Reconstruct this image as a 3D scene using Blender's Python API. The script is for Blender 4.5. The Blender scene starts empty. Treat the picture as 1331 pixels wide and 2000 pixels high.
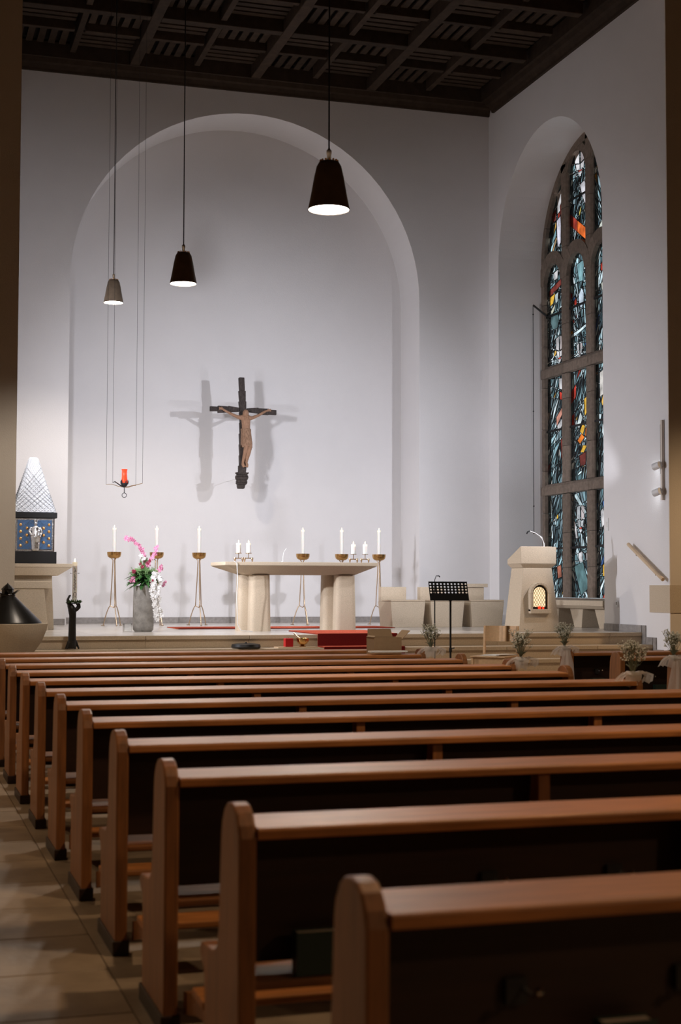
import bpy, bmesh, math, random
from mathutils import Vector, Matrix
random.seed(7)
PI = math.pi
sc = bpy.context.scene
C = sc.collection

# ---------------------------------------------------------------- camera
F_PX, YAW, PITCH, ROLL, CAM_H = 2892.4, .2968, .0509, .0028, 1.35
fw = Vector((math.sin(YAW)*math.cos(PITCH), math.cos(YAW)*math.cos(PITCH), math.sin(PITCH)))
rt = Vector((math.cos(YAW), -math.sin(YAW), 0)); up = rt.cross(fw)
r2 = rt*math.cos(ROLL)+up*math.sin(ROLL); u2 = up*math.cos(ROLL)-rt*math.sin(ROLL)
cd = bpy.data.cameras.new('camera'); cam = bpy.data.objects.new('camera', cd); C.objects.link(cam)
cam.matrix_world = Matrix(((r2.x, u2.x, -fw.x, 0), (r2.y, u2.y, -fw.y, 0), (r2.z, u2.z, -fw.z, CAM_H), (0, 0, 0, 1)))
cd.sensor_fit = 'VERTICAL'; cd.sensor_height = 36; cd.sensor_width = 24
cd.lens = F_PX*36/2000; cd.clip_start = .05; cd.clip_end = 200
cd.dof.use_dof = True; cd.dof.focus_distance = 20.5; cd.dof.aperture_fstop = 4.2
sc.camera = cam

# ---------------------------------------------------------------- world, exposure, lamps
w = bpy.data.worlds.new('overcast_sky'); sc.world = w; w.use_nodes = True
bg = w.node_tree.nodes['Background']; bg.inputs[0].default_value = (.70, .82, .88, 1); bg.inputs[1].default_value = 1.35
sc.view_settings.view_transform = 'Standard'; sc.view_settings.look = 'None'
sc.view_settings.gamma = 1; sc.view_settings.use_curve_mapping = False
sc.view_settings.exposure = 0.0
COOL = (.90, .912, 1.0); NEUT = (1, .89, .77); WARM = (1, .69, .40)

def spot(name, loc, target, power, col, deg, blend=1.0, radius=.06):
    d = bpy.data.lights.new(name, 'SPOT'); o = bpy.data.objects.new(name, d); C.objects.link(o)
    d.energy = power; d.color = col; d.spot_size = math.radians(deg); d.spot_blend = blend; d.shadow_soft_size = radius
    o.location = loc; o.rotation_euler = (Vector(target)-Vector(loc)).to_track_quat('-Z', 'Y').to_euler()
    return o
CH = .84
# two theatre style spots high beside the chancel arch (light the crucifix and the niche)
spot('spot_light', (10.45, 18.6, 4.8), (5.0, 26, 2.9), 1150*CH, COOL, 84, 1, .07)
spot('spot_light', (1.65, 19.0, 4.6), (6.9, 26, 2.9), 1150*CH, COOL, 84, 1, .20)
# the four wall spots on the upright rails (two of them in view)
spot('spot_light', (10.35, 19.2, 3.1), (4.6, 24.5, 1.2), 380*CH, COOL, 100, 1, .05)
spot('spot_light', (10.1, 19.2, 2.7), (11.15, 25.0, 4.8), 170*CH, COOL, 36, 1, .05)
spot('spot_light', (1.7, 19.31, 3.1), (8.8, 23.5, 1.4), 480*CH, COOL, 110, 1, .05)
spot('spot_light', (1.7, 19.31, 2.7), (10.6, 21.2, 1.6), 950*CH, COOL, 80, 1, .05)

# ---------------------------------------------------------------- helpers
class B:
    def __init__(s): s.bm = bmesh.new()
    def face(s, vs, mi=0):
        try:
            f = s.bm.faces.new(vs); f.material_index = mi; return f
        except ValueError: return None
    def hexa(s, p, mi=0):           # 8 points: bottom loop 4, top loop 4
        v = [s.bm.verts.new(q) for q in p]
        for idx in ((3,2,1,0), (4,5,6,7), (0,1,5,4), (1,2,6,5), (2,3,7,6), (3,0,4,7)): s.face([v[i] for i in idx], mi)
        return s
    def box(s, x0, x1, y0, y1, z0, z1, mi=0):
        return s.hexa([(x0,y0,z0),(x1,y0,z0),(x1,y1,z0),(x0,y1,z0),(x0,y0,z1),(x1,y0,z1),(x1,y1,z1),(x0,y1,z1)], mi)
    def taper(s, a, za, b, zb, mi=0):   # a, b = (x0,x1,y0,y1) at za and zb
        return s.hexa([(a[0],a[2],za),(a[1],a[2],za),(a[1],a[3],za),(a[0],a[3],za),(b[0],b[2],zb),(b[1],b[2],zb),(b[1],b[3],zb),(b[0],b[3],zb)], mi)
    def prism(s, pts, axis, a, b, mi=0):  # pts 2D polygon; axis 'x': pts=(y,z); 'y': (x,z); 'z': (x,y)
        def P(p, t): return {'x': (t,p[0],p[1]), 'y': (p[0],t,p[1]), 'z': (p[0],p[1],t)}[axis]
        A = [s.bm.verts.new(P(p,a)) for p in pts]; Bv = [s.bm.verts.new(P(p,b)) for p in pts]
        n = len(pts); s.face(A[::-1], mi); s.face(Bv, mi)
        for i in range(n): s.face([A[i],A[(i+1)%n],Bv[(i+1)%n],Bv[i]], mi)
        return s
    def loft(s, rings, cap=True, mi=0, closed=True):
        R = [[s.bm.verts.new(p) for p in r] for r in rings]
        for a, b in zip(R, R[1:]):
            n = len(a)
            for i in range(n if closed else n-1): s.face([a[i],a[(i+1)%n],b[(i+1)%n],b[i]], mi)
        if cap and closed: s.face(R[0][::-1], mi); s.face(R[-1], mi)
        return s
    def lathe(s, prof, c=(0,0,0), n=24, mi=0, cap=True):
        return s.loft([[(c[0]+r*math.cos(2*PI*i/n), c[1]+r*math.sin(2*PI*i/n), c[2]+z) for i in range(n)] for r, z in prof], cap, mi)
    def tube(s, path, rad, n=8, mi=0, flat=None):
        path = [Vector(p) for p in path]; m = len(path)
        if not hasattr(rad, '__len__'): rad = [rad]*m
        rings = []; prev = None
        for i, p in enumerate(path):
            t = (path[min(i+1,m-1)]-path[max(i-1,0)]).normalized()
            if prev is None:
                a = Vector((0,0,1)) if abs(t.z) < .9 else Vector((0,1,0)); u = t.cross(a).normalized()
            else: u = (prev-t*prev.dot(t)).normalized()
            prev = u; v = t.cross(u)
            k = flat if flat else 1
            rings.append([p+u*rad[i]*math.cos(2*PI*j/n)+v*rad[i]*k*math.sin(2*PI*j/n) for j in range(n)])
        return s.loft(rings, True, mi)
    def ball(s, c, r, n=8, m=6, mi=0, sc3=(1,1,1), rot=None):
        rings = []
        for i in range(1, m):
            t = PI*i/m; rings.append([(math.sin(t)*math.cos(2*PI*j/n), math.sin(t)*math.sin(2*PI*j/n), -math.cos(t)) for j in range(n)])
        def T(p):
            q = Vector((p[0]*sc3[0]*r, p[1]*sc3[1]*r, p[2]*sc3[2]*r))
            if rot: q = rot @ q
            return q+Vector(c)
        R = [[s.bm.verts.new(T(p)) for p in r_] for r_ in rings]
        lo = s.bm.verts.new(T((0,0,-1))); hi = s.bm.verts.new(T((0,0,1)))
        for a, b in zip(R, R[1:]):
            for j in range(n): s.face([a[j],a[(j+1)%n],b[(j+1)%n],b[j]], mi)
        for j in range(n): s.face([R[0][(j+1)%n],R[0][j],lo], mi); s.face([R[-1][j],R[-1][(j+1)%n],hi], mi)
        return s
    def poly(s, pts, mi=0): s.face([s.bm.verts.new(p) for p in pts], mi); return s

def obj(name, b, mat, parent=None, loc=None, bevel=0, smooth=0, seg=2, recalc=True):
    me = bpy.data.meshes.new(name)
    if recalc: bmesh.ops.recalc_face_normals(b.bm, faces=b.bm.faces[:])
    b.bm.to_mesh(me); b.bm.free()
    for m in (mat if isinstance(mat, (list, tuple)) else [mat]): me.materials.append(m)
    if smooth:
        for p in me.polygons: p.use_smooth = True
        me.set_sharp_from_angle(angle=math.radians(smooth))
    o = bpy.data.objects.new(name, me); C.objects.link(o)
    if parent: o.parent = parent
    if loc: o.location = loc
    if bevel:
        m = o.modifiers.new('bevel', 'BEVEL'); m.width = bevel; m.segments = seg; m.limit_method = 'ANGLE'; m.angle_limit = math.radians(35)
        m.harden_normals = False
    return o
def tag(o, label=None, cat=None, group=None, kind=None):
    if label: o['label'] = label
    if cat: o['category'] = cat
    if group: o['group'] = group
    if kind: o['kind'] = kind
    return o
def thing(name, label, cat, loc=(0,0,0), rz=0, group=None):
    o = bpy.data.objects.new(name, None); C.objects.link(o); o.empty_display_size = .1
    o.location = loc; o.rotation_euler = (0,0,rz); return tag(o, label, cat, group)
def root(name, loc=(0,0,0)):
    o = bpy.data.objects.new(name, None); C.objects.link(o); o.location = loc; o['kind'] = 'structure'; return o
def struct(name, b, mat, **k): return tag(obj(name, b, mat, **k), kind='structure')
KIDS = {}
def dup(src, loc=None, rz=None, label=None, parent=None):
    c = src.copy(); C.objects.link(c)
    if parent is not None: c.parent = parent
    if loc is not None: c.location = loc
    if rz is not None: c.rotation_euler = (0,0,rz)
    if label: c['label'] = label
    for ch in list(src.children): dup(ch, parent=c)
    return c
def link(name, me, parent, loc=(0,0,0), rot=(0,0,0), scale=(1,1,1)):
    o = bpy.data.objects.new(name, me); C.objects.link(o); o.parent = parent; o.location = loc; o.rotation_euler = rot; o.scale = scale; return o
def remesh(o, vox, sub=0):
    m = o.modifiers.new('remesh', 'REMESH'); m.mode = 'VOXEL'; m.voxel_size = vox; m.use_smooth_shade = True
    s_ = o.modifiers.new('smooth', 'SMOOTH'); s_.iterations = 3; s_.factor = .5
    return o

# ---------------------------------------------------------------- materials
def mat(name, col, rough=.6, metal=0, noise=None, bump=0, bscale=40, var=0, spec=.5, coat=0, trans=0, emit=None, es=0, stretch=(1,1,1), objrand=0, alpha=1, col2=None, detail=6, coord='Object'):
    m = bpy.data.materials.new(name); m.use_nodes = True; nt = m.node_tree; N = nt.nodes; L = nt.links
    p = N['Principled BSDF']; p.inputs['Base Color'].default_value = (*col, 1); p.inputs['Roughness'].default_value = rough
    p.inputs['Metallic'].default_value = metal; p.inputs['Specular IOR Level'].default_value = spec
    p.inputs['Coat Weight'].default_value = coat; p.inputs['Coat Roughness'].default_value = .25
    p.inputs['Transmission Weight'].default_value = trans; p.inputs['Alpha'].default_value = alpha
    if emit: p.inputs['Emission Color'].default_value = (*emit, 1); p.inputs['Emission Strength'].default_value = es
    if noise or bump or objrand:
        tc = N.new('ShaderNodeTexCoord'); mp = N.new('ShaderNodeMapping'); mp.inputs['Scale'].default_value = stretch
        L.new(tc.outputs[coord], mp.inputs[0])
        if objrand:
            oi = N.new('ShaderNodeObjectInfo'); vm = N.new('ShaderNodeVectorMath'); vm.operation = 'SCALE'
            cx = N.new('ShaderNodeCombineXYZ')
            for i in range(3): L.new(oi.outputs['Random'], cx.inputs[i])
            L.new(cx.outputs[0], vm.inputs[0]); vm.inputs['Scale'].default_value = 37
            L.new(vm.outputs[0], mp.inputs['Location'])
        if noise:
            nz = N.new('ShaderNodeTexNoise'); nz.inputs['Scale'].default_value = noise; nz.inputs['Detail'].default_value = detail; nz.inputs['Roughness'].default_value = .6
            L.new(mp.outputs[0], nz.inputs['Vector'])
            cr = N.new('ShaderNodeValToRGB'); c2 = col2 or tuple(c*(1-var) for c in col)
            cr.color_ramp.elements[0].position = .32; cr.color_ramp.elements[1].position = .68
            cr.color_ramp.elements[0].color = (*c2, 1); cr.color_ramp.elements[1].color = (*col, 1)
            L.new(nz.outputs['Fac'], cr.inputs['Fac'])
            last = cr.outputs['Color']
            if objrand:
                hs = N.new('ShaderNodeHueSaturation'); mr = N.new('ShaderNodeMapRange'); L.new(oi.outputs['Random'], mr.inputs[0])
                mr.inputs[3].default_value = 1-objrand; mr.inputs[4].default_value = 1+objrand
                L.new(mr.outputs[0], hs.inputs['Value']); L.new(last, hs.inputs['Color']); last = hs.outputs[0]
            L.new(last, p.inputs['Base Color'])
        if bump:
            n2 = N.new('ShaderNodeTexNoise'); n2.inputs['Scale'].default_value = bscale; n2.inputs['Detail'].default_value = 5
            L.new(mp.outputs[0], n2.inputs['Vector'])
            bp = N.new('ShaderNodeBump'); bp.inputs['Strength'].default_value = bump; bp.inputs['Distance'].default_value = .01
            L.new(n2.outputs['Fac'], bp.inputs['Height']); L.new(bp.outputs[0], p.inputs['Normal'])
    return m
M = {}
M['plaster'] = mat('white_plaster', (.80,.78,.78), .9, noise=1.2, var=.03, bump=.25, bscale=60, spec=.2)
M['nave_plaster'] = mat('cream_plaster', (.70,.62,.53), .9, noise=1.5, var=.05, bump=.25, bscale=60, spec=.2)
M['nave_dark'] = mat('dark_brown_wall', (.16,.10,.07), .9, noise=3, var=.3)  # unseen nave walls, made dark to keep bounced light low
M['limestone'] = mat('limestone', (.61,.50,.37), .75, noise=90, var=.22, bump=.3, bscale=120, spec=.3)
M['limestone_b'] = mat('limestone_block', (.60,.475,.34), .7, noise=70, var=.2, bump=.25, bscale=110, spec=.35, objrand=.05)
M['tracery'] = mat('brown_sandstone', (.25,.195,.155), .85, noise=14, var=.35, bump=.5, bscale=70, spec=.25, objrand=.12)
M['mortar'] = mat('dark_mortar', (.10,.085,.07), .95)
M['marble'] = mat('pale_polished_stone', (.66,.61,.55), .22, noise=5, var=.14, spec=.5, objrand=.05)
M['slab'] = mat('nave_stone_slab', (.34,.26,.19), .42, noise=3.5, var=.35, bump=.15, bscale=30, spec=.45, objrand=.12)
M['joint'] = mat('floor_joint', (.12,.09,.07), .9)
M['skirt'] = mat('grey_skirting_stone', (.34,.31,.29), .5, noise=18, var=.3, spec=.4, objrand=.1)
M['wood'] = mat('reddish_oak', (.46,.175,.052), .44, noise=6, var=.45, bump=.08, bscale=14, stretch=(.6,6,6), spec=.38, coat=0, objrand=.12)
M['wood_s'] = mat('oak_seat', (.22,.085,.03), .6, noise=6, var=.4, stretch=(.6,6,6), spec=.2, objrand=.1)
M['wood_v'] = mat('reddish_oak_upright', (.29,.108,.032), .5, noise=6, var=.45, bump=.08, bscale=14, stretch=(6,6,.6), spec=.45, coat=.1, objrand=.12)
M['wood_d'] = mat('dark_oak', (.026,.010,.005), .5, noise=6, var=.4, stretch=(.6,6,6), spec=.4, objrand=.1)  # very dark oak for pew backs, plinths and seat battens
M['ceil'] = mat('dark_ceiling_timber', (.062,.040,.026), .8, noise=7, var=.4, bump=.3, bscale=20, spec=.2, objrand=.18)
M['ceil_d'] = mat('black_stained_timber', (.018,.013,.010), .85, noise=7, var=.4, spec=.2)
M['brass'] = mat('polished_brass', (.62,.36,.13), .24, 1, noise=8, var=.15)
M['rod'] = mat('aged_brass_rod', (.55,.40,.26), .3, 1)
M['bronze'] = mat('dark_bronze', (.022,.019,.016), .42, .35, noise=20, var=.5, bump=.5, bscale=40, spec=.5)
M['lid'] = mat('black_copper_lid', (.03,.026,.022), .32, .6, noise=6, var=.3)
M['black'] = mat('black_painted_metal', (.012,.012,.013), .45, .2)
M['shade'] = mat('brown_metal_shade', (.24,.175,.12), .45, .3, noise=12, var=.25)
M['chrome'] = mat('chrome', (.75,.75,.75), .15, 1)
M['silver'] = mat('chased_silver', (.72,.72,.73), .25, 1, noise=25, var=.3, bump=.4, bscale=40)
M['wax'] = mat('white_wax', (.86,.85,.80), .45, spec=.4); M['wax'].node_tree.nodes['Principled BSDF'].inputs['Subsurface Weight'].default_value = .25
M['waxtip'] = mat('glowing_wax_tip', (.9,.85,.72), .5, emit=(1,.80,.55), es=.35)
M['flame'] = mat('candle_flame', (1,.8,.5), .5, emit=(1,.74,.42), es=9)
M['bulb'] = mat('lit_diffuser', (1,1,1), .5, emit=(1,.93,.84), es=16)
M['led'] = mat('lit_spot_lens', (1,1,1), .5, emit=(.9,.95,1), es=30)
M['inner'] = mat('shade_inside_enamel', (.9,.88,.84), .4)
M['white'] = mat('white_plastic', (.8,.8,.8), .4)
M['paper'] = mat('white_paper', (.82,.80,.77), .8)
M['enamel'] = mat('blue_enamel', (.10,.22,.44), .3, noise=22, var=.35, bump=.2, bscale=50, spec=.6)
M['roofglass'] = mat('silvered_roof_plate', (.84,.88,.95), .5, 0, noise=6, var=.12, objrand=.05, spec=.6)
M['carpet'] = mat('red_carpet', (.17,.012,.010), .95, noise=120, var=.25, bump=.4, bscale=220, spec=.1)
cp = M['carpet'].node_tree.nodes['Principled BSDF']; cp.inputs['Sheen Weight'].default_value = 1; cp.inputs['Sheen Roughness'].default_value = .35; cp.inputs['Sheen Tint'].default_value = (1,.22,.12,1)
M['redglass'] = mat('red_glass', (.85,.05,.02), .08, trans=.35, emit=(1,.10,.03), es=.45)
M['redwax'] = mat('red_wax', (.45,.012,.015), .4)
M['concrete'] = mat('weathered_concrete', (.36,.335,.30), .85, noise=9, var=.45, bump=.4, bscale=50, spec=.25)
M['leaf'] = mat('green_leaf', (.055,.17,.04), .45, noise=12, var=.4, spec=.5)
M['leaf_l'] = mat('pale_green_fern', (.24,.42,.16), .6, noise=12, var=.3)
M['moss'] = mat('green_moss_wreath', (.045,.10,.025), .8, noise=30, var=.4)
M['pink'] = mat('pink_orchid', (.66,.13,.30), .6, noise=35, var=.3, col2=(.82,.42,.58))
M['dred'] = mat('crimson_orchid', (.30,.01,.05), .5)
M['wpetal'] = mat('white_orchid', (.88,.87,.85), .6)
M['dried'] = mat('dried_grey_green_stem', (.16,.17,.11), .8)
M['blossom'] = mat('cream_gypsophila', (.62,.60,.50), .8)
M['bark'] = mat('dark_carved_timber', (.085,.068,.062), .8, noise=18, var=.55, bump=1, bscale=30, stretch=(3,3,1), spec=.25)
M['carved'] = mat('carved_limewood', (.42,.24,.15), .65, noise=26, var=.35, bump=.8, bscale=45, stretch=(2,2,1), spec=.3)
M['carved_b'] = mat('carved_limewood_cloth', (.46,.28,.18), .7, noise=30, col2=(.16,.085,.05), bump=1, bscale=50, stretch=(3,3,.6), spec=.3)  # dark streaks in the colour paint the shade of the creases
M['chair'] = mat('light_beech', (.74,.47,.25), .5, noise=5, var=.15, stretch=(6,.6,6), spec=.5, coat=.2)
M['handrail'] = mat('pale_ash_rail', (.70,.52,.34), .4, noise=6, var=.15, spec=.4)
M['beige'] = mat('beige_painted_metal', (.66,.58,.50), .5)
M['card'] = mat('brown_cardboard', (.34,.22,.12), .9, noise=30, var=.1)
M['green'] = mat('dark_green_book_cover', (.010,.024,.018), .5)
M['pages'] = mat('book_pages', (.62,.50,.40), .9)
M['glass'] = mat('clear_glass', (.95,.97,.97), .03, trans=1)
M['lead'] = mat('black_lead_came', (.008,.008,.009), .5, .3)
M['ink'] = mat('dark_wax_relief', (.06,.045,.035), .6)
M['gold'] = mat('gilded_boss', (.78,.42,.16), .3, 1)
def tulle_mat():
    m = bpy.data.materials.new('ivory_tulle'); m.use_nodes = True; nt = m.node_tree; N = nt.nodes; L = nt.links
    N.remove(N['Principled BSDF']); d = N.new('ShaderNodeBsdfDiffuse'); d.inputs[0].default_value = (.80,.72,.66,1)
    t = N.new('ShaderNodeBsdfTransparent'); tl = N.new('ShaderNodeBsdfTranslucent'); tl.inputs[0].default_value = (.8,.72,.66,1)
    a = N.new('ShaderNodeMixShader'); a.inputs[0].default_value = .35; L.new(d.outputs[0], a.inputs[1]); L.new(tl.outputs[0], a.inputs[2])
    b = N.new('ShaderNodeMixShader'); b.inputs[0].default_value = .5; L.new(t.outputs[0], b.inputs[1]); L.new(a.outputs[0], b.inputs[2])
    L.new(b.outputs[0], N['Material Output'].inputs[0]); return m
M['tulle'] = tulle_mat()
def glass_mat():       # stained glass: coloured transmission of the daylight outside, plus a surface reflection
    m = bpy.data.materials.new('stained_glass'); m.use_nodes = True; nt = m.node_tree; N = nt.nodes; L = nt.links
    N.remove(N['Principled BSDF']); at = N.new('ShaderNodeAttribute'); at.attribute_name = 'tint'
    tc = N.new('ShaderNodeTexCoord'); nz = N.new('ShaderNodeTexNoise'); nz.inputs['Scale'].default_value = 5; nz.inputs['Detail'].default_value = 4
    L.new(tc.outputs['Object'], nz.inputs['Vector'])
    mr = N.new('ShaderNodeMapRange'); mr.inputs[1].default_value = .35; mr.inputs[2].default_value = .65; mr.inputs[3].default_value = .45; mr.inputs[4].default_value = 1.15
    L.new(nz.outputs['Fac'], mr.inputs[0])
    vm = N.new('ShaderNodeVectorMath'); vm.operation = 'SCALE'; L.new(at.outputs['Color'], vm.inputs[0]); L.new(mr.outputs[0], vm.inputs['Scale'])
    t = N.new('ShaderNodeBsdfTransparent'); L.new(vm.outputs[0], t.inputs[0])
    g = N.new('ShaderNodeBsdfGlossy'); g.inputs['Roughness'].default_value = .12
    b = N.new('ShaderNodeMixShader'); b.inputs[0].default_value = .05; L.new(t.outputs[0], b.inputs[1]); L.new(g.outputs[0], b.inputs[2])
    L.new(b.outputs[0], N['Material Output'].inputs[0]); return m
M['stained'] = glass_mat()

# ---------------------------------------------------------------- main dimensions
XL, XR, YW, YN = 1.52, 10.7, 25.5, 18.87      # chancel side walls, east wall, nave end wall
NX0, NX1, NR, NZ = 2.92, 9.31, 3.195, 6.63    # east niche
YB = 26.54                                    # back of the niche
ZP, ZC = .70, 10.21                           # platform, underside of cornice
GX = 11.56                                    # window tracery front
WY0, WY1 = 20.90, 25.05; WYC = (WY0+WY1)/2; WR = (WY1-WY0)/2; WZ = 9.36-WR

def arch_pts(c, r, z, n=40):   # from right spring to left spring over the crown
    return [(c+r*math.cos(PI*i/n), z+r*math.sin(PI*i/n)) for i in range(n+1)]

# nave floor: dark bed with stone slabs in the side aisle and the centre aisle
fl = struct('floor', B().box(-6,18,-4,YN,-.3,-.012), M['joint'])
me = None; k = 0
for ix, (x0, x1) in enumerate([(-1.62+.6*i, -1.62+.6*i+.594) for i in range(4)]+[(4.72+.6*i, 4.72+.6*i+.594) for i in range(2)]):
    for iy in range(32):
        y0 = 1.2+iy*.55+(.27 if ix % 2 else 0)
        if me is None:
            o = obj('floor_slab', B().box(0,.594,0,.544,-.012,0), M['slab'], fl, (x0,y0,random.uniform(-.001,.001)), bevel=.003, seg=1); me = o
        else:
            o = dup(me, (x0,y0,random.uniform(-.0012,.0012)), parent=fl)
o = obj('pew_bay_paving', B().box(.777,4.71,1,YN,-.012,0).box(5.93,17.9,1,YN,-.012,0).box(-5.9,-1.63,1,YN,-.012,0).box(-5.9,17.9,-3.9,1,-.012,0), M['slab'], fl)

# nave shell (keeps the hall closed)
struct('wall_left', B().box(-6.3,-6,-4,YN,0,11.5), M['nave_dark'])
struct('wall_right', B().box(18,18.3,-4,YN,0,11.5), M['nave_dark'])
struct('wall_back', B().box(-6.3,18.3,-4.3,-4,0,11.5), M['nave_dark'])
struct('ceiling_nave', B().box(-6.3,18.3,-4.3,YN+.4,11.5,11.8), M['ceil_d'])
struct('wall_front_left', B().box(-6.3,XL,YN,YN+.35,0,11.5), M['nave_plaster'])
struct('wall_front_right', B().box(XR,18.3,YN,YN+.02,0,11.5), M['nave_plaster'])
struct('wall_front_header', B().box(XL,XR,YN,YN+.35,10.25,11.5), M['nave_plaster'])

# chancel east wall with the arched niche
b = B(); n = 40; A = arch_pts((NX0+NX1)/2, NR, NZ, n)
out = [(XR+.5,0),(XR+.5,11.4),(XL-.3,11.4),(XL-.3,0)]
def ring_wall(b, arch, x0, x1, zt, zb, T, Ta):   # wall face with arched hole; T maps (u,z) to the front, Ta to the back of the reveal
    c = (arch[0][0]+arch[-1][0])/2
    b.poly([T(arch[0][0],zb),T(x1,zb),T(x1,arch[0][1]),T(*arch[0])]); b.poly([T(x0,zb),T(arch[-1][0],zb),T(*arch[-1]),T(x0,arch[-1][1])])
    def edge(u, z):      # project from the centre of the arch to the rectangle
        du, dz = u-c, z-arch[0][1]
        t = min([s_ for s_ in ((x1-c)/du if du > 1e-9 else 9e9, (x0-c)/du if du < -1e-9 else 9e9, (zt-arch[0][1])/dz if dz > 1e-9 else 9e9)])
        return (c+du*t, arch[0][1]+dz*t)
    for p, q in zip(arch, arch[1:]):
        e, f = edge(*p), edge(*q)
        ang = [e]
        for cx_ in (x1, x0):
            if (e[0]-cx_)*(f[0]-cx_) <= 0 and abs(e[0]-f[0]) > 1e-6 and abs(e[1]-f[1]) > 1e-6: ang.append((cx_, zt))
        ang.append(f)
        b.poly([T(*p)]+[T(*a) for a in ang]+[T(*q)])
        b.poly([T(*p),T(*q),Ta(*q),Ta(*p)])
    b.poly([T(arch[0][0],zb),T(*arch[0]),Ta(*arch[0]),Ta(arch[0][0],zb)]); b.poly([T(*arch[-1]),T(arch[-1][0],zb),Ta(arch[-1][0],zb),Ta(*arch[-1])])
ring_wall(b, A, XL-.3, GX+.13, 11.4, 0, lambda u,z:(u,YW,z), lambda u,z:(u,YB,z))
b.box(XL-.3,XR+.3,YB,YB+.25,0,11.4)
struct('wall_east', b, M['plaster'], smooth=25)

# chancel south wall (right) with the deep window embrasure
b = B(); A2 = arch_pts(WYC, WR, WZ, n)
ring_wall(b, A2, YN+.02, YW, 11.4, 0, lambda u,z:(XR,u,z), lambda u,z:(GX+.14,u,z))
b.box(GX+.06,GX+.14,WY0-.02,WY1+.02,0,1.17)
ring_wall(b, A2, YN+.02, YW, 11.4, 0, lambda u,z:(GX+.14,u,z), lambda u,z:(GX+.14,u,z))
struct('wall_south', b, M['plaster'], smooth=25)
struct('wall_north', B().box(XL-.3,XL,YN+.35,YW,0,11.4), M['plaster'])

# platform: slabs over a bed
pl = struct('floor_chancel', B().box(XL,GX+.06,19.74,YB,.0,ZP-.021), M['joint'])
proto = obj('paving_slab', B().box(0,1.145,0,.715,-.02,0), M['marble'], pl, (XL+.002,19.70,ZP), bevel=.002, seg=1)
for ix in range(8):
    for iy in range(9):
        if ix == 0 and iy == 0: continue
        dup(proto, (XL+.002+ix*1.148, 19.70+iy*.718, ZP), parent=pl)
b = B()
for iy in range(6): b.box(XR+.01, GX+.05, 20.99+iy*.67, 20.99+iy*.67+.665, ZP-.02, ZP)
obj('embrasure_slab', b, M['marble'], pl)
b = B(); b.box(NX0+.01,NX1-.01,YW+.67,YB,ZP-.02,ZP)
obj('niche_slab', b, M['marble'], pl)

# steps
st = thing('chancel_steps', 'four broad pale limestone steps across the full width of the chancel arch', 'steps')
for k, (ze, y0) in enumerate([(.70,19.70),(.528,19.38),(.358,19.08),(.19,18.8)]):
    x = XL+.01; i = 0
    while x < XR-.03:
        ln = (1.78,1.42,2.05,1.6)[(i+k) % 4]; xe = min(x+ln, XR-.01)
        if XR-.01-xe < .3: xe = XR-.01
        obj('nosing_stone', B().box(x,xe-.004,y0-.03,y0+(.30 if k else .0)-.002+.0,ze-.055,ze), M['limestone_b'], st, bevel=.006)
        obj('riser_stone', B().box(x,xe-.004,y0,y0+.035,ze-.172 if k < 3 else .0,ze-.058), M['limestone_b'], st)
        x = xe; i += 1
b = B(); [b.box(XL+.02,XR-.02,y,19.65,0,z) for y, z in ((19.42,.46),(19.12,.29),(18.84,.12))]
obj('step_core', b, M['joint'], st)

# skirtings (individual stones)
def skirting(name, segs):
    r_ = root(name)
    for s_ in segs: obj('skirting_stone', B().box(*s_), M['skirt'], r_, bevel=.003, seg=1)
def run(a, b_, step):
    n_ = max(1, round((b_-a)/step)); return [(a+(b_-a)*i/n_, a+(b_-a)*(i+1)/n_-.004) for i in range(n_)]
segs = [(x0,x1,YW-.02,YW,ZP,ZP+.105) for x0,x1 in run(XL+.02,NX0-.02,.45)+run(NX1+.0,XR-.02,.7)]
segs += [(x0,x1,YB-.02,YB,ZP,ZP+.105) for x0,x1 in run(NX0+.02,NX1-.02,1.1)]
skirting('baseboard_east', segs)
segs = [(XR-.02,XR,y0,y1,ZP,ZP+.105) for y0,y1 in run(19.70,WY0-.005,.65)+run(WY1+.01,YW-.03,.4)]
segs += [(XR-.02,XR,19.57,19.664,.53,ZP+.105),(XR-.02,XR,19.36,19.565,.53,.635),(XR-.02,XR,19.26,19.345,.36,.635),(XR-.02,XR,19.06,19.255,.36,.465)]
skirting('baseboard_south', segs)

# ---------------------------------------------------------------- coffered ceiling
ce = root('ceiling')
obj('ceiling_board', B().box(XL-.3,XR+.4,YN+.35,YW+1,11.0,11.1), M['ceil_d'], ce)
# cornice along east and south walls (stepped profile), and the north and nave sides
prof = [(0,0),(0,.45),(.25,.45),(.25,.19),(.19,.19),(.16,.12),(.10,.10),(.06,.04),(.05,0)]
for nm, bb in (('cornice_beam', B().prism([(YW-p[0], ZC+p[1]) for p in prof], 'x', XL, XR)),
               ('cornice_beam', B().prism([(XR-p[0], ZC+p[1]) for p in prof], 'y', YN+.36, YW-.26)),
               ('cornice_beam', B().prism([(XL+p[0], ZC+p[1]) for p in prof], 'y', YN+.36, YW-.26))): obj(nm, bb, M['ceil'], ce)
ZB = 10.40; majX = [3.96,6.12,8.28]; minX = [2.88,5.04,7.20,9.36]; majY = [23.08,20.92]; minY = [24.16,22.0,19.85]
for x in majX: obj('main_beam', B().box(x-.085,x+.085,YN+.36,YW-.252,ZB,10.98), M['ceil'], ce, bevel=.008, seg=1)
xs = sorted([XL+.25]+majX+[XR-.25])
for y in majY:
    for a, c_ in zip(xs, xs[1:]): obj('main_beam', B().box(a+.088,c_-.088,y-.085,y+.085,ZB+.004,10.97), M['ceil'], ce, bevel=.008, seg=1)
ys = [YN+.36]+sorted(majY)+[YW-.25]
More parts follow.
